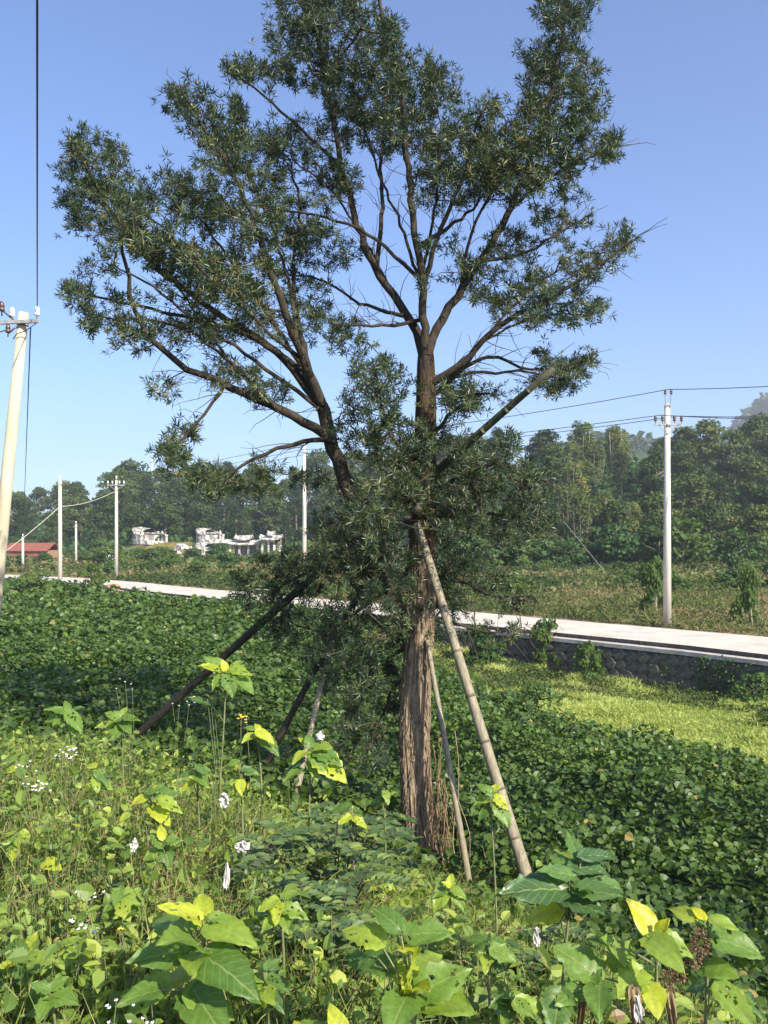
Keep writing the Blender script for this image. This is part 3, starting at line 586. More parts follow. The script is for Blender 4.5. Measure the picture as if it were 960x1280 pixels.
LIMBS = [  # pixel way-points, depth offset at start and end, radius in px at start and end
 ([(514, 805), (487, 735), (458, 668), (432, 602), (413, 545), (402, 505)], 0, -.25, 13.5, 10.5),
 ([(402, 505), (378, 445), (350, 370), (325, 300), (300, 235), (262, 170), (232, 122)], -.25, -1.0, 8.5, 1.6),
 ([(403, 510), (345, 440), (262, 385), (200, 338), (150, 280), (112, 215), (95, 178)], -.25, .7, 7.5, 2),
 ([(412, 545), (350, 512), (275, 478), (222, 452), (175, 405), (157, 345), (148, 300)], -.25, -1.3, 8, 2),
 ([(420, 552), (392, 549), (345, 562), (300, 583), (262, 600)], -.25, -.5, 5, 1.8),
 ([(385, 468), (310, 420), (230, 395), (150, 378), (78, 360)], -.3, .2, 5, 1.5),
 ([(392, 480), (372, 400), (368, 330), (375, 260), (360, 200)], -.3, .9, 5, 1.5),
 ([(280, 482), (268, 505), (240, 535), (215, 570)], -.8, -1.0, 3, 1.5),
 ([(531, 500), (526, 430), (500, 380), (465, 330), (440, 255), (424, 190), (410, 105), (392, 20), (385, -40)], 0, .3, 9.5, 2.5),
 ([(428, 210), (380, 165), (330, 120), (285, 85)], .2, .0, 3.5, 1.3),
 ([(532, 500), (531, 425), (527, 350), (515, 265), (508, 180), (498, 100), (480, 40), (470, -30)], 0, -.4, 8.5, 2.5),
 ([(470, 338), (478, 260), (476, 190), (482, 130), (455, 60)], .1, .8, 4.5, 1.5),
 ([(528, 370), (545, 300), (575, 230), (590, 175), (605, 140)], 0, -.6, 5, 1.5),
 ([(520, 310), (560, 285), (600, 250), (640, 215)], 0, .7, 4.5, 1.5),
 ([(532, 500), (540, 425), (571, 370), (608, 315), (640, 258), (668, 185), (690, 110), (705, 30), (712, -45)], 0, .1, 9, 2.5),
 ([(640, 258), (680, 225), (720, 205), (762, 185)], .05, -.3, 3.5, 1.3),
 ([(600, 325), (650, 318), (700, 290), (742, 268)], 0, .6, 3.5, 1.3),
 ([(532, 482), (575, 456), (625, 408), (690, 372), (745, 335), (790, 298)], 0, -.5, 7, 1.6),
 ([(533, 500), (570, 470), (610, 445), (665, 462), (745, 452)], 0, .3, 5, 1.4),
 ([(533, 475), (590, 467), (650, 465), (700, 470)], 0, -.2, 4, 1.2),
 ([(530, 560), (560, 520), (590, 495), (612, 490)], 0, -.7, 4, 1.5),
 ([(529, 620), (570, 600), (620, 580), (665, 595), (690, 610)], 0, -.5, 5, 1.5),
 ([(527, 650), (580, 640), (640, 645), (680, 650)], 0, .4, 5, 1.5),
 ([(524, 720), (570, 725), (620, 745), (665, 745)], 0, -.3, 5, 1.3),
 ([(521, 770), (560, 775), (610, 790), (650, 785)], 0, .5, 4, 1.3),
 ([(530, 600), (500, 560), (478, 510), (470, 460)], 0, -.8, 4.5, 1.5),
 ([(524, 700), (480, 740), (440, 770), (400, 790), (345, 770)], 0, .2, 5, 1.3),
 ([(470, 690), (430, 690), (385, 715), (335, 738), (300, 722)], -.1, .4, 5, 1.3),
 ([(519, 800), (490, 820), (455, 850), (430, 900)], 0, .4, 4, 1.3),
 ([(519, 820), (495, 860), (470, 910), (455, 950)], 0, .3, 3.5, 1.2),
 ([(528, 640), (500, 650), (470, 640), (450, 625)], -.05, -.9, 4.5, 1.3),
 ([(402, 512), (320, 452), (240, 398), (180, 350), (140, 330)], -.25, -.6, 4, 1.1),
 ([(396, 492), (340, 400), (285, 320), (240, 260), (212, 222)], -.25, .3, 4, 1.1),
 ([(384, 455), (325, 405), (255, 340), (205, 285), (175, 262)], -.3, -1.3, 3.5, 1.1),
 ([(345, 510), (285, 450), (235, 415), (165, 398), (110, 400)], -.6, -.9, 3.2, 1.0),
 ([(372, 430), (360, 350), (330, 260), (290, 190), (262, 150)], -.3, 0, 3.5, 1.1),
 ([(330, 498), (270, 430), (215, 345), (180, 285)], -.6, .2, 3, 1.0),
 ([(495, 378), (450, 290), (400, 225), (350, 195)], .1, .5, 3, 1.0),
 ([(527, 360), (500, 280), (470, 210), (450, 130), (430, 60)], 0, .7, 3.2, 1.0),
 ([(528, 340), (545, 250), (550, 180), (545, 110)], 0, .3, 3, 1.0),
 ([(575, 368), (590, 290), (625, 225), (655, 165), (660, 120)], .05, -.5, 3.2, 1.0),
 ([(560, 465), (610, 425), (660, 400), (715, 392)], 0, .4, 3, 1.0),
 ([(590, 440), (640, 385), (680, 350), (735, 318)], -.2, .3, 2.8, 1.0),
 ([(668, 185), (690, 130), (715, 90), (740, 60)], .1, .5, 2.5, .9),
 ([(412, 100), (440, 50), (470, 10), (490, -30)], .2, -.2, 2.5, .9),
 ([(520, 345), (470, 300), (420, 275), (350, 262), (300, 255)], 0, -.2, 3.5, 1.2),
 ([(505, 395), (450, 378), (400, 350), (340, 340)], 0, .9, 3.5, 1.2),
 ([(525, 400), (480, 410), (440, 405), (415, 408)], 0, -.5, 3.5, 1.2),
]
LP = [] ; node_xyz = []; node_px = []; node_dep = []
for pl, d0, d1, r0, r1 in LIMBS:
    P, R = limb_path(pl, d0, d1, r0, r1, .02); LP.append((P, R))
    Vv, Ff = tubes_np([(P, R)], 10 if r0 > 6 else 7); link('limb', mesh_np('limb', Vv, Ff, M_limb if pl[0][1] < 780 or True else M_bark, smooth=True), tree)
    k0 = int(len(P)*.22); node_xyz.append(P[k0:])
node_xyz = np.concatenate(node_xyz); node_px = np.c_[480+FPX*node_xyz[:, 0]/node_xyz[:, 1], HOR-FPX*(node_xyz[:, 2]-EYE)/node_xyz[:, 1]]
BL = """375 45 38 48 1;430 25 48 38 1;385 -10 60 25 .8;480 70 42 50 1;390 85 40 28 .9;300 84 34 13 1;335 95 30 14 .8;455 115 60 48 1;548 92 24 20 1;530 140 58 46 1.1;603 140 24 15 .8;430 175 60 38 .7
565 190 52 36 1.1;622 180 26 26 1;705 10 38 36 1;690 70 40 42 1;700 125 46 38 1;745 130 22 16 .8;742 88 16 10 .8;722 180 50 30 1;662 150 30 30 1;652 195 36 30 1.1;757 185 20 14 1;690 215 46 20 .8;638 225 42 26 1;600 220 42 26 1;560 240 45 24 .7
712 240 20 12 .7;705 270 42 10 1;655 298 50 13 .6;635 322 36 12 .9;775 302 22 16 1;735 328 36 18 1;690 355 46 18 1;660 380 42 22 1;718 388 42 16 1;612 358 48 22 .7;575 330 30 20 .4;722 455 30 13 1.1;690 478 34 12 1.2;692 460 22 12 1.6;672 440 18 8 .5
235 125 28 22 1;275 152 42 28 1;310 200 58 34 1;340 170 40 26 .8;385 230 60 28 .8;215 228 24 18 1;255 252 46 28 1;300 270 60 28 1;350 290 60 28 .9;95 178 18 18 1;122 200 38 34 1.1;84 228 20 24 1;122 252 42 28 1.1;160 250 30 34 1.1;110 285 30 13 .8
182 290 32 30 1.2;215 320 42 30 1.2;250 350 50 28 1.1;125 328 28 14 .5;85 362 27 9 1.1;140 372 40 10 .6;112 396 24 12 .9;180 405 45 16 .6;232 408 50 18 .7;290 340 50 33 1;350 370 60 38 .7;410 310 50 28 .6;300 405 60 24 .7;412 408 32 20 .9;442 432 24 13 .8
150 300 22 22 .8;160 430 30 10 .5;200 485 26 10 .7;280 462 42 16 .8;332 484 40 16 .6;215 568 19 22 1.8;236 535 14 13 1;268 601 32 17 2.2;322 596 30 14 1.3;368 602 38 16 .8;480 480 40 34 .8;455 520 38 38 .8;545 330 40 30 .25;565 498 42 22 .9;592 488 34 16 1
500 560 58 38 1;572 560 44 26 .9;540 602 60 38 1.2;620 588 50 28 1.2;652 605 44 28 1.2;600 640 70 38 1.3;662 650 38 28 1.1;640 553 22 12 1;560 680 58 34 1.2;470 620 50 38 1.2;432 680 48 46 1.1;490 700 58 46 1.3;590 712 58 24 .7;640 742 36 13 .7
560 760 50 24 .8;622 792 40 13 .7;460 780 58 46 1.3;422 830 42 46 1.1;470 868 38 46 1.2;440 920 38 28 .7;330 740 36 22 1.2;380 720 48 36 1;370 785 48 28 .9;300 722 16 9 .8;470 950 25 20 .5;345 700 25 15 .7;520 730 40 40 1.0;515 790 30 22 .9;545 640 40 40 .6"""
targets = []; tdens = 3.4e-2
for ln in BL.replace('\n', ';').split(';'):
    cx, cy, rx, ry, dn = map(float, ln.split()); dn *= .52 if cy > 540 and cx > 500 else .8 if cy > 540 else 1; n_ = int(pi*rx*ry*dn*tdens*.30)+2
    r = np.sqrt(rng.random(n_))*1.02; th = rng.uniform(0, 2*pi, n_); px = cx+rx*r*np.cos(th); py = cy+ry*r*np.sin(th)
    dist = (node_px[:, 0][None]-px[:, None])**2+(node_px[:, 1][None]-py[:, None])**2
    pick = np.array([rng.choice(np.argsort(dd)[:7]) for dd in dist]); dep = node_xyz[pick, 1]
    spread = .22+.5*min(rx, ry)/S_
    dep = dep+rng.normal(size=n_)*spread
    if cy > 560 and cx > 400: dep = dep+rng.choice([-.45, .1, .45], n_)
    dep = np.where((np.abs(px-521-(py-655)*.313) < 15) & (py > 618) & (py < 800), np.maximum(dep, 8.15), dep)
    if cy > 790: dep = np.where((px > 488) & (px < 550), np.maximum(dep, 8.35), dep)
    for a_, b_, c_ in zip(px, py, dep): targets.append(at(a_, b_, c_))
targets = np.array(targets)
targets = targets[(targets[:, 2] > -.2)]
d0 = np.array([np.min(((node_xyz-t)**2).sum(1)) for t in targets]); targets = targets[np.argsort(d0)]
NN = len(targets)*8+len(node_xyz); nod = np.zeros((NN, 3)); par = np.full(NN, -1); cnt = np.zeros(NN); nod[:len(node_xyz)] = node_xyz; m = len(node_xyz); NL = m
twigs = []; ends = []
for t in targets:
    dd = nod[:m]-t; cost = np.sqrt((dd**2).sum(1)); cost = cost+np.maximum(dd[:, 2], 0)*.35+.02*(np.arange(m) < NL)*0
    j = int(np.argmin(cost)); p = nod[j]; ln = np.linalg.norm(t-p); k = int(np.clip(round(ln/.11), 1, 7))
    up = np.array([0, 0, 1.]); side = rng.normal(size=3)*.06*ln; mid = (p+t)/2-up*.10*ln+side
    if k+m >= NN: break
    idx = [j]
    for q_ in range(1, k+1):
        u = q_/k; nod[m] = (1-u)**2*p+2*u*(1-u)*mid+u*u*t; par[m] = idx[-1]; idx.append(m); m += 1
    twigs.append(idx); ends.append(m-1)
for e in ends:
    j = e
    while j >= NL: cnt[j] += 1; j = par[j]
rad_n = .0026*np.maximum(cnt, 1)**.42
paths = []
for idx in twigs:
    P = nod[idx]; r = rad_n[idx].copy(); r[0] = r[1] if idx[0] < NL else min(r[0], r[1]*1.2); r = np.minimum(r, .018)
    if len(P) > 1: paths.append((P, r))
# bare fine twigs inside the crown
for _ in range(900):
    j = rng.integers(0, NL); p = nod[j]
    if p[2] > 7.2 or abs(p[0]-.2) > 2.2: continue
    d = unit(unit(p-np.array([.4, 8, 4.6]))*.8+rng.normal(size=3)*.42); ln = rng.uniform(.2, .5)
    k = np.linspace(0, 1, 5)[:, None]; P = p+d*ln*k+np.array([0, 0, -.12])*ln*k*k+rng.normal(size=(5, 3))*.012
    paths.append((P, np.linspace(.0045, .0016, 5)))
V, F = tubes_np(paths, 4)
tag(link('twigs', mesh_np('twigs', V, F, M_twig, smooth=True), tree), kind='stuff')
# leaf tufts
ends = np.array(ends); TP, TA = [], []
for e in ends:
    t = nod[e]; p = nod[par[e]]; ax = unit(t-p); n_ = rng.integers(3, 7)
    for _ in range(n_):
        o = rng.normal(size=3)*.05; TP.append(t+o-ax*rng.uniform(0, .05)); TA.append(unit(ax*.5+o*6+np.array([0, 0, .55])+rng.normal(size=3)*.35))
for j in range(NL, m):     # shoots along the twigs, not only at their ends
    if cnt[j] > 4: continue
    ax = unit(nod[j]-nod[par[j]])
    for _ in range(rng.integers(0, 3)):
        o = rng.normal(size=3)*.035; TP.append(nod[j]+o); TA.append(unit(ax*.6+o*12+np.array([0, 0, .6])+rng.normal(size=3)*.3))
TP = np.array(TP); TA = np.array(TA); NT = len(TP); nl = 10
Uv = unit(np.cross(TA, rdir(NT))); Wv = np.cross(TA, Uv)
k = np.repeat(np.arange(NT), nl); ph = np.tile(np.arange(nl)*2.4, NT)+np.repeat(rng.random(NT)*6, nl); th = np.tile(np.linspace(.35, 1.5, nl), NT)+rng.normal(size=NT*nl)*.15
D = TA[k]*np.cos(th)[:, None]+(Uv[k]*np.cos(ph)[:, None]+Wv[k]*np.sin(ph)[:, None])*np.sin(th)[:, None]
ln = rng.uniform(.8, 1.2, NT*nl)*np.repeat(rng.uniform(.042, .085, NT), nl); base = TP[k]-TA[k]*(.03*np.sin(th))[:, None]
rt = np.repeat(rng.random(NT)**1.3*.75, nl)+.25*rng.random(NT*nl)
sunny = np.repeat(sstep((vnoise(TP[:, 0]*1.7+5, TP[:, 2]*1.7)-.35)/.5)*.22, nl)  # noise patches shift tufts toward the paler leaf colours
V, F, R = scatter(NARROW[0], NARROW[1], base, frames(D, TA[k]+.01), np.c_[rng.uniform(.010, .0145, NT*nl), ln, ln], np.clip(rt+sunny-.1, 0, 1))
tag(link('foliage', mesh_np('foliage', V, F, M_podo, R), tree), kind='stuff')
print('tufts', NT, 'leaves', NT*nl, 'targets', len(targets))
# vines hanging at the foot of the trunk
paths = []
for _ in range(80):
    x0 = rng.uniform(.36, .66); y0 = 7.9+rng.normal()*.10; z0 = rng.uniform(.2, 1.5)*rng.uniform(.5, 1); zt = max(z0-rng.uniform(.3, .9), -.2)
    k = np.linspace(0, 1, 6); P = np.c_[x0+np.cumsum(rng.normal(size=6)*.022), y0+np.cumsum(rng.normal(size=6)*.02), z0+(zt-z0)*k]
    paths.append((P, np.full(6, rng.uniform(.0022, .0045))))
V, F = tubes_np(paths, 4)
tag(link('dry_vines', mesh_np('dry_vines', V, F, M_dry, np.repeat(rng.random(len(paths)), 20))), 'brown dry vines tangled against the right side of the trunk foot', 'vines', kind='stuff')

# support poles
def prop(label, a_, b_, r0, r1, mat, name='support_pole', nodes=0, grp='wooden props around the tree'):
    a_ = Vector(a_); b_ = Vector(b_); o = empty(name, a_, label, 'pole', grp); n_ = 14; mb = MB(); pts = []
    side = Vector((.35, .2, .6)).cross(b_-a_).normalized()
    for i in range(n_):
        t = i/(n_-1); pts.append(a_.lerp(b_, t)+side*.018*sin(t*5+len(label)))
    rr_ = [r0+(r1-r0)*i/(n_-1)*1.0+random.uniform(-.0015, .0015) for i in range(n_)]
    mb.tube(pts, rr_, 12); mb.build('shaft', mat, o, True)
    if nodes:
        for i in range(1, nodes):
            t = i/nodes; c = a_.lerp(b_, t)+side*.018*sin(t*5+len(label)); d = (b_-a_).normalized(); r = (r0+(r1-r0)*t)*1.07
            k = MB(); k.tube([c-d*.012, c-d*.004, c+d*.004, c+d*.012], [r*.93, r*1.04, r*1.04, r*.93], 12); k.build('node_ring', M_node, o, True)
    return o
def down(a_, b_, f): return [a_[i]+(a_[i]-b_[i])*f for i in range(3)]
a_ = at(664, 1112, 6.9); b_ = at(521, 655, 7.72); prop('thick pale prop leaning from the lower right up to the trunk', down(a_, b_, .12), b_, .056, .037, M_prop, nodes=9)
a_ = at(586, 1100, 7.3); b_ = at(534, 800, 7.88); prop('thin pale prop close beside the right of the trunk', down(a_, b_, .05), b_, .030, .023, M_prop)
a_ = at(215, 878, 8.9); b_ = at(692, 461, 6.9); prop('long bamboo pole crossing the trunk, dark foot at left and green tip at right', down(a_, at(400, 715, 8.1), .45), at(545, 590, 7.62), .044, .038, M_darkprop)
# the same pole's upper green length is a part of it
pole_long = bpy.data.objects['support_pole.002']
mb = MB(); p0 = at(545, 590, 7.62); mb.tube([p0, at(600, 541, 7.4), at(650, 497, 7.15), b_], [.038, .035, .031, .026], 12); mb.build('green_tip', M_greenbam, pole_long, True)
for t_ in (.2, .42, .62, .8):
    c = Vector(p0).lerp(Vector(at(692, 461, 6.9)), t_); d_ = (Vector(at(692, 461, 6.9))-Vector(p0)).normalized(); r_ = .038-.011*t_; k = MB(); k.tube([c-d_*.01, c, c+d_*.01], [r_*.93, r_*1.04, r_*.93], 10); k.build('node_ring', M_greenbam, pole_long, True)
a_ = at(350, 922, 8.3); b_ = at(478, 690, 8.15); prop('dark slim prop leaning from the left behind the low foliage', down(a_, b_, .25), b_, .038, .030, M_darkprop)
a_ = at(372, 985, 7.6); b_ = at(415, 800, 8.1); prop('short mossy prop standing in the weeds left of the trunk', down(a_, b_, .1), b_, .03, .024, M_prop)
tie = empty('rope_tie', at(527, 640, 7.8), 'straw rope and wood block lashing the props to the trunk', 'rope'); mb = MB()
for k in range(8):
    c = at(527, 624+k*5.5, 8); ring = [(c[0]+.129*cos(t), c[1]+.129*sin(t), c[2]+.022*sin(t*1+k*2.3)+.006*sin(5*t+k)) for t in np.linspace(0, 2*pi, 25)]; mb.tube(ring, .010, 6)
mb.build('coil', M_rope, tie, True)
mb = MB(); mb.tube([at(519, 642, 7.78), at(534, 618, 7.78)], [.045, .042], 8); mb.build('wood_block', M_prop, tie, True)
def cable(label, pts, r=.013, mat=None, sag=0.0, name='overhead_wire', cat='cable', grp=None, n_=24):
    P = []
    for a_, b_ in zip(pts[:-1], pts[1:]):
        for k in range(n_):
            t = k/n_; P.append([a_[i]+(b_[i]-a_[i])*t-(sag*4*t*(1-t) if i == 2 else 0) for i in range(3)])
    P.append(list(pts[-1])); V, F = tubes_np([(np.array(P), np.full(len(P), r))], 5)
    return tag(link(name, mesh_np(name, V, F, mat or M_wire)), label, cat, grp)
cable('thin cord hanging from the left limb down to the dark props', [at(440, 640, 7.7), at(393, 742, 7.9)], .005, M_rope, .0, 'cord', 'rope')

# ------------------------------------------------------------------ power poles and wires
def ins(mb, c, s=1.0): return mb.lathe(c, [(.012*s, 0), (.012*s, .08*s), (.055*s, .09*s), (.05*s, .13*s), (.035*s, .15*s), (.055*s, .17*s), (.04*s, .23*s), (.02*s, .26*s)], 8)
def concrete_pole(px, py_top, Y, label, hb=None, style='arm', r=(.15, .095), mat=None, lean=0, az=0, scale=1, base=None):
    top = at(px, py_top, Y); bz = float(gz(top[0], Y))-.3; o = empty('power_pole', (top[0]+lean, Y, bz+.3), label, 'power pole', 'concrete power poles')
    mb = MB(); mb.tube([(top[0]+lean, Y, bz), (top[0], Y, top[2])], [r[0], r[1]], 16); mb.build('shaft', mat or M_polec, o, True)
    x, z = top[0], top[2]; ca, sa = cos(az), sin(az)
    if style == 'full':
        for s in (-1, 1):
            mb = MB(); mb.tube([(x+s*.08*ca, Y+s*.08*sa-.11, z-.15), (x+s*.11*ca, Y+s*.11*sa-.11, z+.30)], .018, 6)
            mb.build('bracket', M_steel, o); k = MB(); ins(k, (x+s*.11*ca, Y+s*.11*sa-.11, z+.26), 1.0); k.build('insulator', M_porc, o, True)
        mb = MB(); mb.box((x, Y-.1, z-.06), (.26, .05, .05), az); mb.build('clamp', M_steel, o)
        mb = MB(); mb.box((x, Y-.14, z-.78), (1.04, .06, .07), az); mb.build('crossarm', M_steel, o)
        for s in (-.48, -.22, .22, .48):
            k = MB(); ins(k, (x+s*ca*1.0, Y-.14+s*sa, z-.75), 1.15); k.build('insulator', M_porc, o, True)
        for s in (-1, 1):
            k = MB(); k.tube([(x+s*.36*ca, Y-.13, z-.80), (x, Y-.13, z-1.12)], .014, 5); k.build('brace', M_steel, o)
    elif style == 'arm':
        mb = MB(); mb.box((x, Y-.13, z-.45), (1.5, .07, .09), az); mb.build('crossarm', M_steel, o)
        for s in (-.68, -.3, .3, .68):
            k = MB(); ins(k, (x+s*ca, Y-.13+s*sa, z-.41), 1.3); k.build('insulator', M_porcw, o, True)
        for s in (-1, 1):
            k = MB(); k.tube([(x+s*.5*ca, Y-.12, z-.48), (x, Y-.12, z-.95)], .02, 5); k.build('brace', M_steel, o)
        k = MB(); ins(k, (x, Y, z), 1.4); k.build('insulator', M_porcw, o, True)
    elif style == 'tip':
        k = MB(); ins(k, (x, Y, z-.02), 1.4); k.build('insulator', M_porcw, o, True)
        k = MB(); k.box((x, Y-.11, z-.35), (.5, .05, .06), az); k.build('crossarm', M_steel, o)
    return o, top
_, RT = concrete_pole(834, 505, 30.5, 'tall pale concrete pole with crossarm at the far road edge on the right', style='full', r=(.155, .10))
_, CT = concrete_pole(380.5, 558, 48, 'concrete pole half hidden behind the left limb of the big tree', style='tip', r=(.14, .085))
_, LT = concrete_pole(145.5, 600, 70, 'left road pole with a wide crossarm and braces', style='arm', r=(.17, .11))
_, LT2 = concrete_pole(75, 600, 68.5, 'slim white pole just left of the crossarm pole', style='tip', r=(.19, .13))
concrete_pole(95, 655, 96, 'short distant pole with small arm between two taller white poles', style='tip', r=(.15, .11))
_, LT3 = concrete_pole(28.5, 671, 92, 'stubby grey pole beside the red roofed shed', style='tip', r=(.16, .12))
concrete_pole(190, 574, 215, 'thin white mast rising above the left hill skyline', style='tip', r=(.3, .16))
# near leaning pole at the left edge
pb = Vector(at(-24, 930, 13.5)); pb.z = float(gz(pb.x, 13.5))-.3; pt = Vector(at(29.5, 391, 13.5))
np_ = empty('power_pole', (pb.x, 13.5, pb.z+.3), 'leaning cream concrete pole nearest the camera at the left edge', 'power pole', 'concrete power poles')
mb = MB(); mb.tube([pb, pb.lerp(pt, .5), pt], [.128, .104, .078], 20); mb.build('shaft', M_poleold, np_, True)
mb = MB(); mb.tube([pt-Vector((.02, 0, .20)), pt-Vector((.015, 0, .16))], .1, 20); mb.build('band', M_steel, np_)
mb = MB(); mb.box((pt.x-.02, pt.y-.12, pt.z-.18), (.66, .05, .055), radians(-8)); mb.build('crossarm', M_steel, np_)
for sx, mt in ((.29, M_porcw), (-.14, M_porcw)):
    k = MB(); ins(k, (pt.x+sx, pt.y-.12-sx*.14, pt.z-.16), .85); k.build('insulator', mt, np_, True)
k = MB(); k.tube([pt+Vector((-.1, -.1, -.16)), pt+Vector((-.29, -.1, .0))], .014, 6); ins(k, (pt.x-.31, pt.y-.1, pt.z-.08), .9); k.build('insulator', M_porc, np_, True)
k = MB(); k.tube([pt+Vector((-.07, -.1, -.25)), pt+Vector((-.2, -.1, -.36))], .014, 6); ins(k, (pt.x-.21, pt.y-.1, pt.z-.42), .8); k.build('insulator', M_porc, np_, True)
k = MB(); k.tube([pt+Vector((.29, -.14, -.02)), pt+Vector((.26, -.15, -.22)), pt+Vector((.1, -.15, -.33)), pt+Vector((-.05, -.14, -.38)), pt+Vector((-.12, -.12, -.46))], .008, 5); k.build('jumper_wire', M_wire, np_, True)
G = 'overhead electricity wires'
ir = (pt.x+.29, pt.y-.16, pt.z+.05)
cable('dark wire rising straight up the left edge from the near pole', [ir, (-ir[0]*1.5, -ir[1]*1.5+.0, ir[2]+1.0)], .0085, sag=.25, grp=G, n_=60)
cable('short wire leaving the near left pole toward the upper left', [(pt.x-.31, pt.y-.1, pt.z+.14), (pt.x-3.2, pt.y-12, pt.z+1.5)], .008, sag=.1, grp=G)
cable('wire slanting down to the left from the near pole', [(pt.x-.21, pt.y-.1, pt.z-.3), (pt.x-12, pt.y+1, pt.z-3.0)], .010, sag=.1, grp=G)
cable('faint wire dropping behind the near pole to the stubby far pole', [(pt.x+.05, pt.y+.15, pt.z-.2), tuple(LT3+np.array([0, 0, .3]))], .011, sag=.4, grp=G)
top = RT+np.array([0, -.11, .52]); lo1 = RT+np.array([-.35, -.14, -.47]); lo2 = RT+np.array([.35, -.14, -.47])
rb = at(1350, 450, 21); 
cable('topmost wire over the right pole', [tuple(at(1400, 438, 20)), tuple(top), tuple(CT+np.array([0, 0, .3])), tuple(LT+np.array([0, 0, .35]))], .014, sag=.22, grp=G)
cable('upper of the two close wires on the right pole crossarm', [tuple(at(1400, 497, 20)), tuple(lo1+np.array([.0, 0, .03])), tuple(CT+np.array([-.2, -.1, -.2])), tuple(LT+np.array([-.68, 0, -.1]))], .013, sag=.22, grp=G)
cable('lower of the two close wires on the right pole crossarm', [tuple(at(1400, 506, 20)), tuple(lo2), tuple(CT+np.array([.2, -.1, -.45])), tuple(LT+np.array([.68, 0, -.1]))], .013, sag=.22, grp=G)
cable('pale wire from the crossarm pole down past the slim white pole to the lower left', [tuple(LT+np.array([0, 0, -.9])), tuple(LT2+np.array([0, 0, -2.2])), tuple(at(-60, 735, 60))], .022, M_polec, .3, grp=G)
cable('thin guy wire slanting down to the field in front of the dark woods', [tuple(at(705, 652, 50)), tuple(at(757, 716, 50))], .013, M_steel, 0, 'guy_wire', grp=G)

# ------------------------------------------------------------------ forest
def crown_mesh(name, kind, seed, mat, nq=2400, H=9.0, W=3.2, size=.32):
    r = np.random.default_rng(seed); global rng; keep = rng; rng = r
    cl = []; nC = {'broad': 24, 'pine': 30, 'bamboo': 22, 'shrub': 14}[kind]
    for i in range(nC):
        t = i/(nC-1)
        if kind == 'broad':
            z = H*(.22+.75*t); rr_ = W*.62*math.sqrt(max(1-((t-.42)/.62)**2, .08)); a_ = r.uniform(0, 2*pi); q = rr_*r.uniform(.35, 1); cr = W*r.uniform(.26, .44)
        elif kind == 'pine':
            z = H*(.34+.64*t); rr_ = W*.75*(1.08-t)**.8; a_ = i*2.4; q = rr_*r.uniform(.3, 1); cr = W*r.uniform(.18, .32)
        elif kind == 'bamboo':
            z = H*(.15+.82*t); rr_ = W*.75; a_ = r.uniform(0, 2*pi); q = rr_*r.uniform(.2, 1)*(1-.3*t); cr = W*r.uniform(.2, .34)
        else:
            z = H*(.1+.75*t); rr_ = W*.8*math.sqrt(max(1-(t-.1)**2, .1)); a_ = r.uniform(0, 2*pi); q = rr_*r.uniform(.2, 1); cr = W*r.uniform(.22, .42)
        cl.append((q*cos(a_), q*sin(a_), z, cr))
    cl = np.array(cl); wts = cl[:, 3]**2; k = r.choice(len(cl), nq, p=wts/wts.sum()); d = rdir(nq); d[:, 2] = np.abs(d[:, 2])*1.0-.35*r.random(nq); d = unit(d)
    rad = cl[k, 3]*(.55+.5*r.random(nq)**.5); P = cl[k, :3]+d*rad[:, None]*np.array([1, 1, .72 if kind != 'bamboo' else 1.5]); P[:, 2] = np.maximum(P[:, 2], .05)
    N = unit(d+rng.normal(size=(nq, 3))*.6); dd = rdir(nq); dd = unit(dd-N*(dd*N).sum(1, keepdims=True))
    asp = .9 if kind in ('broad', 'shrub') else .45
    R = np.clip(.35*r.random(nq)+.65*r.random(len(cl))[k], 0, 1)
    V, F, R = scatter(NARROW[0], NARROW[1], P, frames(dd, N), np.c_[size*asp*r.uniform(.6, 1.3, nq), size*r.uniform(.7, 1.5, nq), np.full(nq, size)], R)
    rng = keep
    return mesh_np(name, V, F, mat, R)
def trunk_mesh(kind, H, W, seed):
    random.seed(seed); mb = MB(); th = H*(.92 if kind == 'pine' else .7); r0 = .028*H if kind != 'pine' else .02*H
    lx, ly = random.uniform(-.3, .3), random.uniform(-.3, .3)
    mb.tube([(0, 0, -.6), (lx*.3, ly*.3, th*.4), (lx, ly, th)], [r0, r0*.75, r0*.25], 7)
    for i in range(6 if kind != 'bamboo' else 0):
        z = th*random.uniform(.4, .85); a_ = random.uniform(0, 2*pi); q = W*random.uniform(.4, .75)
        mb.tube([(lx*z/th, ly*z/th, z), (lx+q*.6*cos(a_), ly+q*.6*sin(a_), z+q*.3), (lx+q*cos(a_), ly+q*sin(a_), z+q*.6)], [r0*.4, r0*.3, r0*.1], 5)
    if kind == 'bamboo':
        for i in range(12):
            a_ = random.uniform(0, 2*pi); q = random.uniform(.2, 1.2); mb.tube([(q*cos(a_), q*sin(a_), -.4), (q*1.6*cos(a_), q*1.6*sin(a_), H*.9)], [(.035), .02], 5)
    return mb.mesh('trunk', M_ftrunk, True)
PROTO = {}
for kind, cnt_, mat, H, W, size, nq in (('broad', 4, M_wood, 9, 3.6, .42, 2600), ('pine', 3, M_pine, 10, 3.0, .42, 2300), ('bamboo', 2, M_bamb, 8, 3.0, .5, 2600), ('shrub', 3, M_shrub, 2.4, 1.6, .22, 1500)):
    PROTO[kind] = [(crown_mesh('crown', kind, 100+7*i+len(kind), mat, nq, H, W, size), trunk_mesh(kind, H, W, 50+i), H) for i in range(cnt_)]
PROTO['light'] = [(crown_mesh('crown', 'shrub', 300+i, M_lshrub, 1500, 2.4, 1.6, .2), PROTO['shrub'][i][1], 2.4) for i in range(2)]
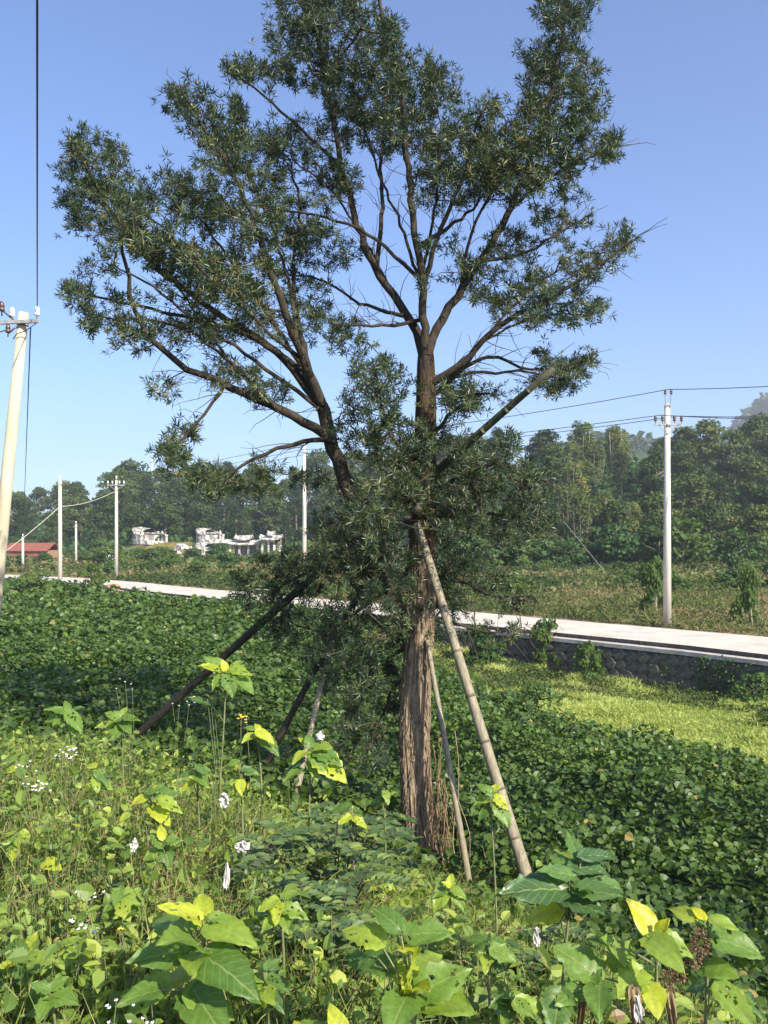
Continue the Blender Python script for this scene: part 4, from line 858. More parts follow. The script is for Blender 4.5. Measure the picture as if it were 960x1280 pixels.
FT = {'broad': ('forest_tree', 'tree'), 'pine': ('pine_tree', 'tree'), 'bamboo': ('bamboo_clump', 'bamboo'), 'shrub': ('shrub', 'shrub'), 'light': ('shrub', 'shrub')}
random.seed(21)
def plant_tree(x, y, kind, h, label, group=None, z=None, wide=1.0, name=None, cat=None):
    cm, tm, H = random.choice(PROTO[kind]); s = h/H; z = float(gz(x, y)) if z is None else z
    o = empty(name or FT[kind][0], (x, y, z), label, cat or FT[kind][1], group, random.uniform(0, 6.28)); o.scale = (s*wide*random.uniform(.9, 1.12), s*wide*random.uniform(.9, 1.12), s)
    link('trunk', tm, o, False); link('crown', cm, o, False); return o
cnt_t = 0
def where(r, Y, side):
    px = 480+FPX*r
    if side == 'L':
        for lim, w_ in ((70, 'behind the red roofed shed'), (150, 'behind the two tallest left road poles'), (225, 'above the leftmost tomb'), (290, 'above the two stacked tombs'), (360, 'above the memorial gate'), (440, 'behind the left limb of the big tree'), (2000, 'behind the big tree trunk')):
            if px < lim: break
        row = 'foot' if Y < 150 else 'middle' if Y < 172 else 'crest'
        return w_+', left hill '+row
    for lim, w_ in ((700, 'right behind the big tree'), (800, 'left of the right road pole'), (880, 'just right of the right road pole'), (2000, 'toward the right frame edge')):
        if px < lim: break
    row = 'foot' if Y < 95 else 'middle' if Y < 115 else 'crest'
    return w_+', right hill '+row
def hill_row(r0, r1, Y, step, hfun, kindf, lab):
    global cnt_t
    x = r0*Y
    while x < r1*Y:
        xx = x+random.uniform(-.3, .3)*step; yy = Y+random.uniform(-.4, .4)*step; r = xx/yy; kind = kindf(r, yy)
        plant_tree(xx, yy, kind, hfun(r, yy)*random.uniform(.8, 1.15)*(.8 if kind == 'bamboo' else 1), lab(kind)[0]+' '+where(r, yy, 'R' if lab is labR else 'L'), lab(kind)[1], wide=1.15); cnt_t += 1; x += step*random.uniform(.8, 1.2)
def kR(r, y):
    if .20 < r < .31 and y > 88 and random.random() < .75: return 'bamboo'
    return 'pine' if random.random() < .12 else 'broad'
LR = {'broad': ('dark round tree', 'broadleaved trees of the right hill'), 'pine': ('dark layered pine', 'pines of the right hill'),
      'bamboo': ('yellow green bamboo clump', 'bamboo clumps of the right hill')}
LL = {'broad': ('dark round tree', 'broadleaved trees of the left hill'), 'pine': ('pale stemmed pine', 'pines of the left hill')}
labR = lambda k: LR[k]
labL = lambda k: LL[k]
for Y, st, h in ((82, 5.0, 5.6), (90, 5.2, 6.4), (99, 5.6, 7), (109, 6.0, 7.4), (120, 6.5, 7.8), (132, 7, 8.2), (146, 7.5, 8.4)):
    hill_row(.10+.0006*(Y-80), .53, Y, st, lambda r, y, h=h: h*(.88+.35*max(r-.2, 0)+.08*math.sin(r*30)), kR, labR)
for Y, st, h in ((144, 6.5, 7), (153, 6.5, 8.5), (163, 7, 9.5), (175, 7, 10), (190, 7.5, 10.5), (206, 8, 10.5)):
    hill_row(-.53, .12, Y, st, lambda r, y, h=h: h*(.72 if r < -.36 else 1.0), lambda r, y: 'pine' if random.random() < (.6 if -.22 < r < -.06 else .3) else 'broad', labL)
for i in range(16):     # understory in front of the right woods
    x = (.09+i*.029)*79; y = 77+random.uniform(-3, 3); plant_tree(x, y, random.choice(['shrub', 'shrub', 'shrub', 'light']), random.uniform(2.2, 4.5), 'low green shrub edging the field '+where(x/79, 120, 'R').split(',')[0], 'shrubs along the foot of the right woods', wide=1.3)
for i in range(26):
    r = -.5+i*.02+random.uniform(-.01, .01); y = random.uniform(92, 134)
    low = -.32 < r < -.10
    if low: y = random.uniform(92, 106)
    plant_tree(r*y, y, random.choice(['shrub', 'light', 'shrub', 'broad']) if y > 110 else random.choice(['shrub', 'light']), random.uniform(1.0, 1.7) if low else random.uniform(1.6, 3.2), 'bushy scrub plant '+('far ' if y > 110 else '')+'beyond the left road, '+(('below' if -.30 < r < -.1 else 'near')+where(r, 200, 'L').split(',')[0].replace('above', '').replace('behind', '')).replace('  ', ' ').replace('nearthe', 'near the').replace('belowthe', 'below the'), 'shrubs beyond the left road', wide=1.25)
for i in range(14):
    r = -.33+i*.035; y = random.uniform(62, 88)
    plant_tree(r*y, y, random.choice(['shrub', 'light']), random.uniform(1.0, 2.0), 'low scrub bush close behind the road, '+('left of the big tree' if r < -.12 else 'behind the big tree' if r < .1 else 'right of the big tree'), 'scrub bushes behind the road', wide=1.3)
# distinct bushes
for i in range(12):
    r = -.475+i*.024; plant_tree(r*100, 100+random.uniform(-4, 4), random.choice(['shrub', 'light']), random.uniform(1.2, 2.4), 'bush half hiding the far buildings left of the big tree', 'bushes in front of the shed, car and tombs', wide=1.4)
for i in range(26):
    y = random.uniform(44, 76); r = random.uniform(.10, .5); plant_tree(r*y, y, random.choice(['shrub', 'light', 'shrub']), random.uniform(.5, 1.3), 'low leafy clump in the rough field '+where(r, 120, 'R').split(',')[0], 'low clumps in the right field', wide=1.5)
plant_tree(*at(683, 800, 28.2)[:2], 'light', 1.75, 'tall leafy bush against the left end of the dark wall', z=-1.25, wide=.62)
plant_tree(*at(738, 830, 25.6)[:2], 'light', 1.35, 'second smaller bush against the dark wall', z=-1.25, wide=.6)
plant_tree(*at(944, 850, 21.9)[:2], 'shrub', .95, 'dark bush at the right end of the retaining wall', z=-1.3, wide=.9)
plant_tree(*at(965, 880, 19.5)[:2], 'light', .5, 'small clump of weeds below the dark wall at the right edge', z=-1.3, wide=1.2)
plant_tree(*at(115, 720, 55)[:2], 'light', 1.9, 'round roadside bush between the slim pole and the crossarm pole', z=-.2, wide=.9)
plant_tree(*at(45, 735, 50)[:2], 'light', 1.5, 'pale grassy bush on the kudzu edge at the far left', z=-.2, wide=1.5)
plant_tree(*at(600, 800, 28)[:2], 'shrub', 1.3, 'bush between the tree trunk and the start of the wall', z=-1.0, wide=1.0)
plant_tree(*at(855, 640, 72)[:2], 'light', 4.2, 'rounded pale green bush just right of the road pole', z=1.0, wide=1.1)
plant_tree(*at(915, 670, 66)[:2], 'shrub', 3.2, 'dark shrub in the terraced field at the right', z=.8, wide=1.0)

# saplings held by bamboo tripods
def sapling(px, py_b, Y, h, label):
    b_ = at(px, py_b, Y); z = float(gz(b_[0], Y)); o = plant_tree(b_[0], Y, 'light', h, label, 'young staked trees beyond the road', z=z, wide=.42, name='sapling', cat='tree')
    for k in range(3):
        a_ = k*2.1+.3; mb = MB(); mb.tube([(b_[0]+.62*cos(a_), Y+.62*sin(a_), z-.05), (b_[0], Y, z+1.25)], .03, 6)
        tag(mb.build('tree_stake', M_prop), f'{"left front" if k == 2 else "right" if k == 0 else "rear left"} bamboo stake propping the {label.split(" with")[0]}', 'stake', 'bamboo stakes of the young trees')
sapling(819, 757, 35, 2.5, 'young tree just left of the right road pole with a narrow crown')
sapling(936, 775, 31, 2.2, 'young tree at the right edge of the field with a thin crown')
# terrace edge and red markers
tb = MB(); P = [at(870, 714, 70), at(900, 713, 70), at(930, 716, 69), at(975, 717, 68)]
for a_, b_ in zip(P[:-1], P[1:]):
    c = (a_+b_)/2; tb.box((c[0], c[1], float(gz(c[0], c[1]))+.25), (np.linalg.norm(b_-a_), .35, .55), math.atan2(b_[1]-a_[1], b_[0]-a_[0]))
tag(tb.build('terrace_bank', M_mortar), 'dark low bank crossing the weedy field at the right', 'bank')
for px, lab in ((922, 'left one of two small red posts in the right field'), (902, 'right one of two small red posts in the right field')):
    p = at(px+ (8 if 'left' in lab else 20), 690, 66); z = float(gz(p[0], 66)); mb = MB(); mb.tube([(p[0], 66, z), (p[0], 66, z+1.5)], .06, 8); mb.lathe((p[0], 66, z+1.5), [(.06, 0), (.09, .03), (.09, .12), (.03, .16)], 8)
    tag(mb.build('marker_post', M_red), lab, 'post', 'red marker posts')
# distant wooded ridge and mountain skin
q = np.c_[rng.uniform(30, 230, 5200), rng.uniform(395, 560, 5200)]; P = np.c_[q, gz(q[:, 0], q[:, 1])+rng.uniform(0, 5, len(q))]
V, F, R = leaves(P, NARROW, rng.uniform(2.2, 5, len(P)), .7, .8)
tag(link('distant_woods', mesh_np('distant_woods', V, F, M_wood, R)), 'hazy wooded ridge far behind the bamboo', 'woods', kind='stuff')
q = np.c_[rng.uniform(210, 560, 9000), rng.uniform(540, 840, 9000)]; P = np.c_[q, gz(q[:, 0], q[:, 1])+rng.uniform(0, 4, len(q))]
V, F, R = leaves(P, NARROW, rng.uniform(3.2, 7, len(P)), .7, .8)
tag(link('mountain_woods', mesh_np('mountain_woods', V, F, M_wood, R)), 'blue hazy wooded mountain at the right edge', 'woods', kind='stuff')
# undergrowth on the hills
prt = []
for (r0, r1, y0, y1, n_, sz) in ((.08, .55, 76, 150, 15000, .8), (-.55, .14, 136, 215, 15000, 1.1)):
    y = rng.uniform(y0, y1, n_); x = rng.uniform(r0, r1, n_)*y; z = gz(x, y)+rng.uniform(0, 1.5, n_)*(.4+vnoise(x/5, y/5)); prt.append(leaves(np.c_[x, y, z], NARROW, rng.uniform(.5, 1.2, n_)*sz, .7, .8))
V, F, R = join(prt)
tag(link('hill_undergrowth', mesh_np('hill_undergrowth', V, F, M_shrub, R)), 'low undergrowth beneath the hillside woods', 'undergrowth', kind='stuff')

# ------------------------------------------------------------------ far tombs, gate, shed, car
def tomb(px, py, Y, wd, label, dark=False, rot=.35):
    b_ = at(px, py, Y); z = float(gz(b_[0], Y))+.1; o = empty('stone_tomb', (b_[0], Y, z), label, 'tomb', 'pale stone tombs on the left hillside', rot); h = wd*.42
    def T(x, y, zz): c, s = cos(rot), sin(rot); return (b_[0]+x*c-y*s, Y+x*s+y*c, z+zz)
    # rounded mound
    mb = MB(); n_ = 14; v = []; f = []
    for i in range(6):
        e = i/5*pi/2
        for k in range(n_+1):
            a_ = pi*k/n_; v.append(T(wd*.42*cos(a_)*cos(e), wd*.5*sin(a_)*cos(e)+.1, h*1.05*sin(e)))
    for i in range(5):
        for k in range(n_): f.append((i*(n_+1)+k, i*(n_+1)+k+1, (i+1)*(n_+1)+k+1, (i+1)*(n_+1)+k))
    mb.add(v, f); mb.build('mound', M_tombd if dark else M_tomb, o)
    # horseshoe wall of stepped blocks
    for k in range(15):
        a_ = -.12*pi+1.24*pi*k/14; c = T(wd*.55*cos(a_), wd*.6*sin(a_), 0); hh = h*(.45+.65*max(sin(a_), 0)+.03*(k % 2))
        mb = MB(); mb.box((c[0], c[1], z+hh/2-.3), (wd*.155, .35, hh+.6), a_+pi/2+rot); mb.box((c[0], c[1], z+hh+.06), (wd*.165, .5, .14), a_+pi/2+rot); mb.build('curved_wall_block', M_tomb, o)
    mb = MB(); c = T(0, -.1, 0); mb.box((c[0], c[1], z+h*.3), (wd*.72, .25, h*.6+.3), rot); mb.build('front_wall', M_tomb, o)
    mb = MB(); c = T(0, -.26, 0); mb.box((c[0], c[1], z+h*.3), (wd*.2, .12, h*.4), rot); mb.build('tablet', M_tombd, o)
    mb = MB(); c = T(0, -.3, 0); mb.box((c[0], c[1], z+h*.66), (wd*.8, .6, .14), rot); mb.build('coping', M_tomb, o)
    for s in (-1, 1):
        mb = MB(); c = T(s*wd*.44, -.5, 0); mb.box((c[0], c[1], z+h*.3), (.32, .32, h*.6+.3), rot); mb.lathe((c[0], c[1], z+h*.6+.12), [(.2, 0), (.22, .1), (.1, .28), (.02, .4)], 8); mb.build('pillar', M_tomb, o)
    mb = MB(); c = T(0, -1.2, 0); mb.box((c[0], c[1], z-.35), (wd*1.05, 2.0, .6), rot); mb.build('terrace', M_tomb, o)
tomb(188, 669, 136, 4.6, 'leftmost stone tomb, partly behind trees on the slope', True, .95)
tomb(263, 667, 133, 3.6, 'upper of two stacked stone tombs in the middle of the slope', False, .85)
tomb(264, 689, 126, 3.7, 'lower of two stacked stone tombs, with a dark mound', True, .8)
def pavilion(px, py, Y, wd, label, roofs, name, cat, h=2.6):
    b_ = at(px, py, Y); z = float(gz(b_[0], Y))+.1; o = empty(name, (b_[0], Y, z), label, cat); n_ = 4
    mb = MB(); mb.box((b_[0], Y, z-.25), (wd*1.15, 2.4, .6)); mb.build('platform', M_tomb, o)
    for k in range(n_):
        x = b_[0]-wd*.44+wd*.88*k/(n_-1); mb = MB(); mb.box((x, Y-.7, z+h*.4), (.3, .3, h*.8)); mb.box((x, Y-.7, z+.15), (.45, .45, .3)); mb.build('column', M_tomb, o)
    mb = MB(); mb.box((b_[0], Y+.6, z+h*.4), (wd*.7, .2, h*.8)); mb.build('back_wall', M_tombd, o)
    mb = MB(); mb.box((b_[0], Y-.7, z+h*.76), (wd*.98, .26, .3)); mb.build('lintel', M_tomb, o)
    for x, zz, ww in roofs:   # up-curved eaves
        v = []; K = 13
        for i in range(K):
            t = -1+2*i/(K-1); lift = .28*abs(t)**2.5
            for yy, dz in ((-1.3, 0), (-.2, .5), (.9, 0), (.9, -.12), (-.2, .34), (-1.3, -.12)): v.append((b_[0]+x+t*ww/2, Y-.3+yy, z+h*.8+zz+lift+dz*(1-.0*abs(t))))
        f = [(i*6+j_, i*6+(j_+1) % 6, (i+1)*6+(j_+1) % 6, (i+1)*6+j_) for i in range(K-1) for j_ in range(6)]+[tuple(range(5, -1, -1)), tuple((K-1)*6+k for k in range(6))]
        mb = MB(); mb.add(v, f); mb.box((b_[0]+x, Y-.5, z+h*.8+zz+.55), (ww*.86, .16, .16)); mb.build('roof', M_tomb, o)
pavilion(306, 697, 124, 4.6, 'hipped stone tomb shrine left of the small gate', [(0, 0, 5.0), (0, .7, 2.6)], 'tomb_shrine', 'tomb', 2.2)
pavilion(340, 697, 122, 3.0, 'pale memorial gate with upturned eaves right of the shrine', [(0, .1, 3.3), (0, .7, 1.1)], 'memorial_gate', 'gate', 3.0)
for px, py, Y, wd, lab in ((209, 692, 110, 3.6, 'flat pale stone slab in the scrub left of the tombs'), (233, 685, 116, 2.4, 'small broken pile of pale stone between the tombs')):
    b_ = at(px, py, Y); o = empty('stone_pile', tuple(b_), lab, 'stones')
    for k in range(5):
        mb = MB(); mb.box((b_[0]+random.uniform(-.45, .45)*wd, Y+random.uniform(-.5, .5), b_[2]+random.uniform(-.1, .35)), (random.uniform(.8, 1.6), .9, random.uniform(.3, .6)), random.uniform(0, 1), (.8, .7)); mb.build('stone_block', M_tomb, o)
# shed
b_ = at(42, 699, 112); z = float(gz(b_[0], 112))-.3; o = empty('brick_shed', tuple(b_), 'low orange brick shed with a red roof band at the far left', 'shed'); W_ = 5.4
mb = MB(); mb.box((b_[0], 112, z+.8), (W_, 4, 2.2)); mb.build('wall', M_brick, o)
mb = MB(); mb.box((b_[0]-.3, 109.9, z+1.25), (W_+.5, .5, .36)); mb.build('eave_band', M_redroof, o)
v = []
for x in (-W_/2-.4, W_/2+.2):
    for y, zz in ((-2.5, 1.88), (0, 2.9), (2.5, 1.88)): v.append((b_[0]+x, 112+y, z+zz))
mb = MB(); mb.add(v+[(a_, c_, d_-.1) for a_, c_, d_ in v], [(0, 3, 4, 1), (1, 4, 5, 2), (6, 7, 10, 9), (7, 8, 11, 10), (0, 6, 9, 3), (2, 5, 11, 8), (0, 1, 7, 6), (1, 2, 8, 7), (3, 9, 10, 4), (4, 10, 11, 5)]); mb.build('roof', M_redroof, o)
for k in (-1.8, -.3, 1.2):
    mb = MB(); mb.box((b_[0]+k, 109.98, z+.45), (.9, .06, 1.0)); f_ = mb.build('window', M_white, o); mb = MB(); mb.box((b_[0]+k, 109.94, z+.45), (.75, .04, .85)); mb.build('pane', M_dark, f_)
# car
b_ = at(149, 699, 108); z = float(gz(b_[0], 108)); o = empty('parked_car', tuple(b_), 'white car parked in the scrub behind the crossarm pole', 'car'); X = b_[0]; mb = MB()
prof = [(-2.1, .35), (-2.12, .75), (-1.95, .92), (-1.2, .98), (-.55, 1.42), (.75, 1.45), (1.55, 1.02), (2.05, .92), (2.12, .6), (2.05, .35)]
v = [(X+x, 108+s*.82*(1 if zz < 1.1 else .82), z+zz-.1) for s in (-1, 1) for x, zz in prof]; n_ = len(prof)
mb.add(v, [tuple(range(n_)), tuple(range(2*n_-1, n_-1, -1))]+[(i, i+n_, (i+1) % n_+n_, (i+1) % n_) for i in range(n_)]); mb.build('body', M_carw, o)
mb = MB(); mb.add([(X+x, 107.28, z+zz-.1) for x, zz in ((-1.05, 1.0), (-.5, 1.36), (.1, 1.38), (.1, 1.0))]+[(X+x, 107.2, z+zz-.1) for x, zz in ((-1.05, 1.0), (-.5, 1.34), (.1, 1.36), (.1, 1.0))], [(4, 5, 6, 7), (0, 3, 2, 1), (0, 1, 5, 4), (1, 2, 6, 5), (2, 3, 7, 6), (3, 0, 4, 7)]); mb.build('window', M_glass, o)
mb = MB(); mb.add([(X+x, 107.28, z+zz-.1) for x, zz in ((.2, 1.0), (.2, 1.38), (.72, 1.38), (1.35, 1.02))]+[(X+x, 107.2, z+zz-.1) for x, zz in ((.2, 1.0), (.2, 1.36), (.72, 1.36), (1.35, 1.0))], [(4, 5, 6, 7), (0, 3, 2, 1), (0, 1, 5, 4), (1, 2, 6, 5), (2, 3, 7, 6), (3, 0, 4, 7)]); mb.build('window', M_glass, o)
for s in (-1.3, 1.3):
    mb = MB(); mb.tube([(X+s, 107.1, z+.22), (X+s, 107.35, z+.22)], .32, 14); t_ = mb.build('wheel', M_tyre, o); mb = MB(); mb.tube([(X+s, 107.07, z+.22), (X+s, 107.1, z+.22)], .18, 10); mb.build('rim', M_steel, t_)
# soil heap at road bend
hb = MB(); c = at(141, 737, 56.5); n_ = 10
hb.lathe((c[0], c[1]+.0, -.35), [(.9, 0), (.8, .25), (.5, .5), (.12, .62)], 9)
tag(hb.build('soil_heap', M_brick), 'small reddish soil heap at the near road edge by the crossarm pole', 'soil heap')

# ------------------------------------------------------------------ foreground broad-leaved plants
def big_leaf(seed, holes=0, K=13, curl=.18, lobed=False):
    r = random.Random(seed); V = []; UV = []; Fq = []; W = 9
    for i in range(K):
        t = i/(K-1); wd = (sin(pi*min(t**.62, 1))**.85)*.38 if 0 < t < 1 else .0
        wd *= 1+.07*sin(i*2.9+seed)+(0.16*sin(i*1.45) if lobed else 0)
        ser = 1+.07*(1 if i % 2 else -1)
        for j in range(W):
            u = -1+2*j/(W-1); e = abs(u)**3; w_ = wd*(1+(ser-1)*e); x = u*w_
            back = -.16*abs(u)**1.6*(1-t)**2*1.0 if t < .5 else -.10*abs(u)*(1-t)*.2
            y = t+back*1.0; z = .16*abs(x)-curl*t*t+.022*sin(t*26-abs(u)*7)*(1-abs(u)*.3)+.05*abs(u)**2*sin(t*7+seed+j)+.03*sin(5*t+seed)*u
            V.append((x, y, z)); UV.append((x, t))
    for i in range(K-1):
        for j in range(W-1):
            if holes and r.random() < holes*.012 and 0 < j < W-2: continue
            a_ = i*W+j; Fq.append((a_, a_+1, a_+W+1, a_+W))
    return V, UV, Fq
def leaf_meshes(nm, mat, seeds, holes, lobed=False):
    out = []
    for s in seeds:
        V, UV, Fq = big_leaf(s, holes if s % 2 else holes*.3, lobed=lobed, curl=.1+.12*(s % 3)); V = [(x_*.6, y_*.9, z_-.9*y_*y_+.25*sin(x_*20)*y_) for x_, y_, z_ in V] if nm == 'b' else V; me = mesh_np('leaf', V, np.array(Fq), mat, rnd=np.full(len(Fq), .5), uv=UV, smooth=True); out.append(me)
    return out
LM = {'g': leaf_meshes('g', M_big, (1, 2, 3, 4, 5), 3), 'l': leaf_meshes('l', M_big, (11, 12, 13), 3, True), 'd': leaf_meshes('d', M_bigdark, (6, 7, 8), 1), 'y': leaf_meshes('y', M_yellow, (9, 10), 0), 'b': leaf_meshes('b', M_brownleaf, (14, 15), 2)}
def broad_plant(label, root_px, Y, top_px, leafs, group=None, stem_r=.008, name='broad_leaved_plant', wr=1.0):
    """leafs: (kind, base px, tip px, dY tip) each leaf from a petiole base to its tip"""
    tp = at(top_px[0], top_px[1], Y); rx = at(root_px, 0, Y)[0]; g = float(gz(rx, Y+.08)); o = empty(name, (rx, Y+.08, g), label, 'plant', group)
    root = np.array([rx, Y+.08, g-.04]); mid = (root+tp)/2+np.array([.02, .0, 0]); K = np.linspace(0, 1, 9)[:, None]
    Ps = (1-K)**2*root+2*K*(1-K)*mid+K*K*tp; V, F = tubes_np([(Ps, np.linspace(stem_r, stem_r*.5, 9))], 7); link('stem', mesh_np('stem', V, F, M_stemg, smooth=True), o)
    for lf in leafs:
        kd, (bx, by), (tx, ty), dy = lf[:4]; yb = Y+random.uniform(-.05, .05)*1.0+dy*.3; B = Vector(at(bx, by, yb)); T = Vector(at(tx, ty, yb+dy)); d = T-B; ln = d.length*.9
        up = Vector((random.uniform(-.25, .25), -.45+random.uniform(-.25, .2), 1.0)); dn = d.normalized(); x = dn.cross(up).normalized(); n_ = x.cross(dn)
        ob = link('leaf', random.choice(LM[kd]), o, world=True); m = Matrix((x, dn, n_)).transposed().to_4x4(); m.translation = B
        wv = random.uniform(.72, 1.02)*wr*(.72 if kd in 'db' else 1); ob.matrix_basis = m @ Matrix.Diagonal((ln*wv, ln, ln, 1))
        if kd == 'y': ob['label'] = 'young yellow leaf'
        if kd == 'b': ob['label'] = 'withered brown leaf'
        j = int(np.argmin(np.linalg.norm(Ps[3:]-np.array(B), axis=1)))+3; A = Vector(Ps[max(j-1, 2)])
        if (B-A).length > .015:
            mb = MB(); mb.tube([A, A.lerp(B, .5)+Vector((0, 0, .01)), B], [.0035, .003, .0025], 5); mb.build('petiole', M_stemg, o, True)
    return o
random.seed(5)
broad_plant('bright large leaved plant at the lower left with a yellow heart', 243, 2.55, (254, 1150), [
 ('g', (248, 1150), (205, 1118), -.05), ('g', (252, 1146), (258, 1102), .12), ('g', (262, 1148), (297, 1142), .02), ('y', (250, 1156), (253, 1132), .05), ('g', (262, 1156), (322, 1168), -.1), ('g', (236, 1160), (181, 1134), .1),
 ('g', (246, 1182), (216, 1150), -.18), ('g', (238, 1190), (186, 1178), .05), ('g', (228, 1190), (150, 1196), -.1), ('g', (246, 1190), (240, 1214), -.2), ('g', (256, 1196), (326, 1232), -.15), ('g', (262, 1200), (330, 1208), .1),
 ('g', (200, 1238), (145, 1246), -.1), ('l', (206, 1232), (140, 1262), 0), ('g', (240, 1235), (283, 1300), -.2), ('g', (238, 1240), (300, 1268), -.05), ('g', (232, 1222), (205, 1208), .1)])
broad_plant('bright large leaved plant at the bottom centre with a yellow heart', 500, 2.25, (517, 1225), [
 ('g', (500, 1162), (462, 1122), .05), ('g', (496, 1164), (512, 1150), .1), ('g', (512, 1168), (572, 1162), .0), ('g', (475, 1178), (424, 1148), .05), ('y', (510, 1190), (500, 1172), .08),
 ('g', (512, 1232), (512, 1176), -.05), ('g', (520, 1230), (478, 1190), .05), ('y', (514, 1238), (532, 1222), -.1), ('g', (528, 1240), (592, 1198), .02), ('g', (526, 1246), (600, 1262), -.12), ('g', (508, 1246), (484, 1288), -.15), ('l', (486, 1212), (424, 1188), .1), ('l', (520, 1215), (560, 1178), .2), ('g', (470, 1195), (440, 1210), .0)])
broad_plant('large pale leaves rising at the bottom edge left of centre', 415, 2.05, (420, 1290), [
 ('g', (428, 1300), (412, 1246), .05), ('g', (432, 1300), (470, 1290), .0), ('g', (415, 1302), (372, 1286), .05), ('g', (408, 1310), (330, 1290), .1), ('y', (385, 1290), (378, 1262), .1)])
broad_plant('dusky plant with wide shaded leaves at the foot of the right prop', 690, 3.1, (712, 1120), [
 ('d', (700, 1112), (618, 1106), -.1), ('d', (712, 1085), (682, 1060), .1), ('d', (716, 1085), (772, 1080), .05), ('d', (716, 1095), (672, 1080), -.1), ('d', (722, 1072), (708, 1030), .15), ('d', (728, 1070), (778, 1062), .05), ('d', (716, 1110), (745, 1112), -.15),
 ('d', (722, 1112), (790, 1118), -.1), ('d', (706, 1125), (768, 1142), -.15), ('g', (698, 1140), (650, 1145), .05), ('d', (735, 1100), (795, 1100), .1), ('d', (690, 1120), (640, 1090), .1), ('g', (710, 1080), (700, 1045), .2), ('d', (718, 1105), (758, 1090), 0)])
broad_plant('plant with yellow heart and ragged sunlit leaves at the lower right', 822, 2.45, (820, 1165), [
 ('y', (816, 1165), (782, 1116), .05), ('y', (822, 1165), (838, 1146), -.02), ('g', (826, 1170), (876, 1192), -.05), ('g', (812, 1172), (858, 1210), -.15), ('l', (782, 1200), (756, 1165), -.05), ('l', (770, 1210), (792, 1168), .1), ('l', (745, 1220), (688, 1172), .05), ('l', (742, 1235), (752, 1208), .0),
 ('l', (738, 1245), (700, 1232), -.1), ('g', (750, 1230), (748, 1275), -.15), ('b', (730, 1230), (726, 1290), -.1), ('b', (792, 1235), (800, 1290), -.12), ('g', (760, 1180), (735, 1160), .1), ('g', (700, 1240), (690, 1300), -.1), ('b', (835, 1240), (845, 1295), -.1), ('l', (800, 1215), (770, 1250), -.1), ('g', (812, 1230), (825, 1270), -.12)])
broad_plant('plant leaning at the right bottom with small rust brown flower heads', 880, 2.6, (885, 1150), [
 ('g', (890, 1150), (930, 1158), -.03), ('y', (880, 1148), (862, 1130), .05), ('g', (868, 1150), (832, 1122), .1), ('g', (895, 1172), (965, 1196), -.05), ('g', (880, 1210), (925, 1215), -.1), ('g', (900, 1235), (955, 1290), -.15), ('g', (885, 1180), (852, 1172), .1), ('d', (890, 1225), (850, 1240), .05), ('g', (885, 1165), (905, 1140), .1), ('b', (876, 1200), (868, 1222), 0)])
# dried flower heads as parts of the last plant
fp = bpy.data.objects['broad_leaved_plant.005']
for px, py, sz in ((876, 1178, .042), (868, 1196, .03), (835, 1225, .03), (850, 1215, .026)):
    c = at(px, py, 2.5); n_ = 260; d = rdir(n_); P = c+d*np.array([.7, .7, 1.15])*sz*rng.uniform(.4, 1, n_)[:, None]
    V, F, R = scatter(OVAL[0], OVAL[1], P, frames(d, rdir(n_)), rng.uniform(.005, .011, n_), rng.random(n_)*.6); link('dried_flower_head', mesh_np('dried_flower_head', V, F, M_dry, R), fp)
broad_plant('upright bright leaf tuft standing above the shaded creeper left of the trunk', 262, 5.3, (283, 838), [
 ('g', (280, 840), (252, 816), .05), ('g', (278, 838), (244, 826), -.05), ('y', (282, 838), (278, 822), .0), ('g', (286, 838), (316, 836), -.08), ('g', (288, 842), (322, 858), -.1), ('g', (280, 842), (262, 862), -.1), ('g', (284, 846), (293, 872), -.12), ('g', (290, 836), (306, 822), .1), ('g', (275, 842), (256, 842), .05), ('d', (262, 880), (232, 868), .0)], wr=.95)
broad_plant('bright leafed plant in front of the slim dark prop', 376, 4.6, (388, 935), [
 ('y', (388, 934), (372, 918), .03), ('g', (388, 934), (384, 914), .05), ('g', (392, 934), (418, 932), -.06), ('g', (394, 938), (432, 950), -.08), ('g', (390, 942), (412, 966), -.1), ('g', (384, 940), (362, 950), -.1), ('g', (396, 946), (440, 972), -.1), ('d', (380, 950), (352, 962), 0), ('g', (390, 950), (398, 975), -.1), ('d', (396, 955), (430, 985), 0), ('g', (380, 962), (350, 975), -.1)])
broad_plant('pale heart shaped leaves beside small yellow flowers', 330, 4.7, (322, 912), [
 ('g', (322, 914), (346, 926), -.05), ('g', (318, 912), (302, 905), .03), ('y', (324, 912), (318, 902), .03), ('g', (318, 918), (300, 928), -.08), ('g', (326, 920), (352, 940), -.1)])
broad_plant('tuft of drooping leaves at the left against the shaded creeper', 88, 6.0, (85, 890), [
 ('g', (82, 890), (52, 884), -.03), ('g', (86, 892), (106, 916), -.1), ('g', (80, 896), (64, 906), -.12), ('g', (86, 888), (80, 872), .05), ('g', (90, 900), (94, 922), -.1), ('g', (78, 892), (50, 902), -.05), ('g', (90, 888), (104, 880), 0)])
broad_plant('pale rounded leaves right of the left drooping tuft', 150, 5.7, (150, 896), [
 ('g', (150, 898), (130, 886), 0), ('g', (152, 898), (176, 894), -.05), ('g', (154, 902), (164, 916), -.1), ('g', (146, 900), (128, 906), -.08), ('g', (152, 896), (158, 880), .05), ('g', (140, 906), (116, 905), -.05), ('l', (150, 908), (140, 926), -.1)])
broad_plant('lone lime leaves among the weeds at middle left', 190, 4.2, (190, 990), [
 ('g', (186, 990), (206, 978), .02), ('g', (188, 1000), (228, 988), .02), ('g', (184, 996), (158, 1004), -.05), ('y', (190, 988), (196, 980), 0), ('g', (192, 1008), (214, 1030), -.1), ('g', (160, 1018), (146, 1030), -.05), ('g', (198, 1000), (232, 1010), -.05)])
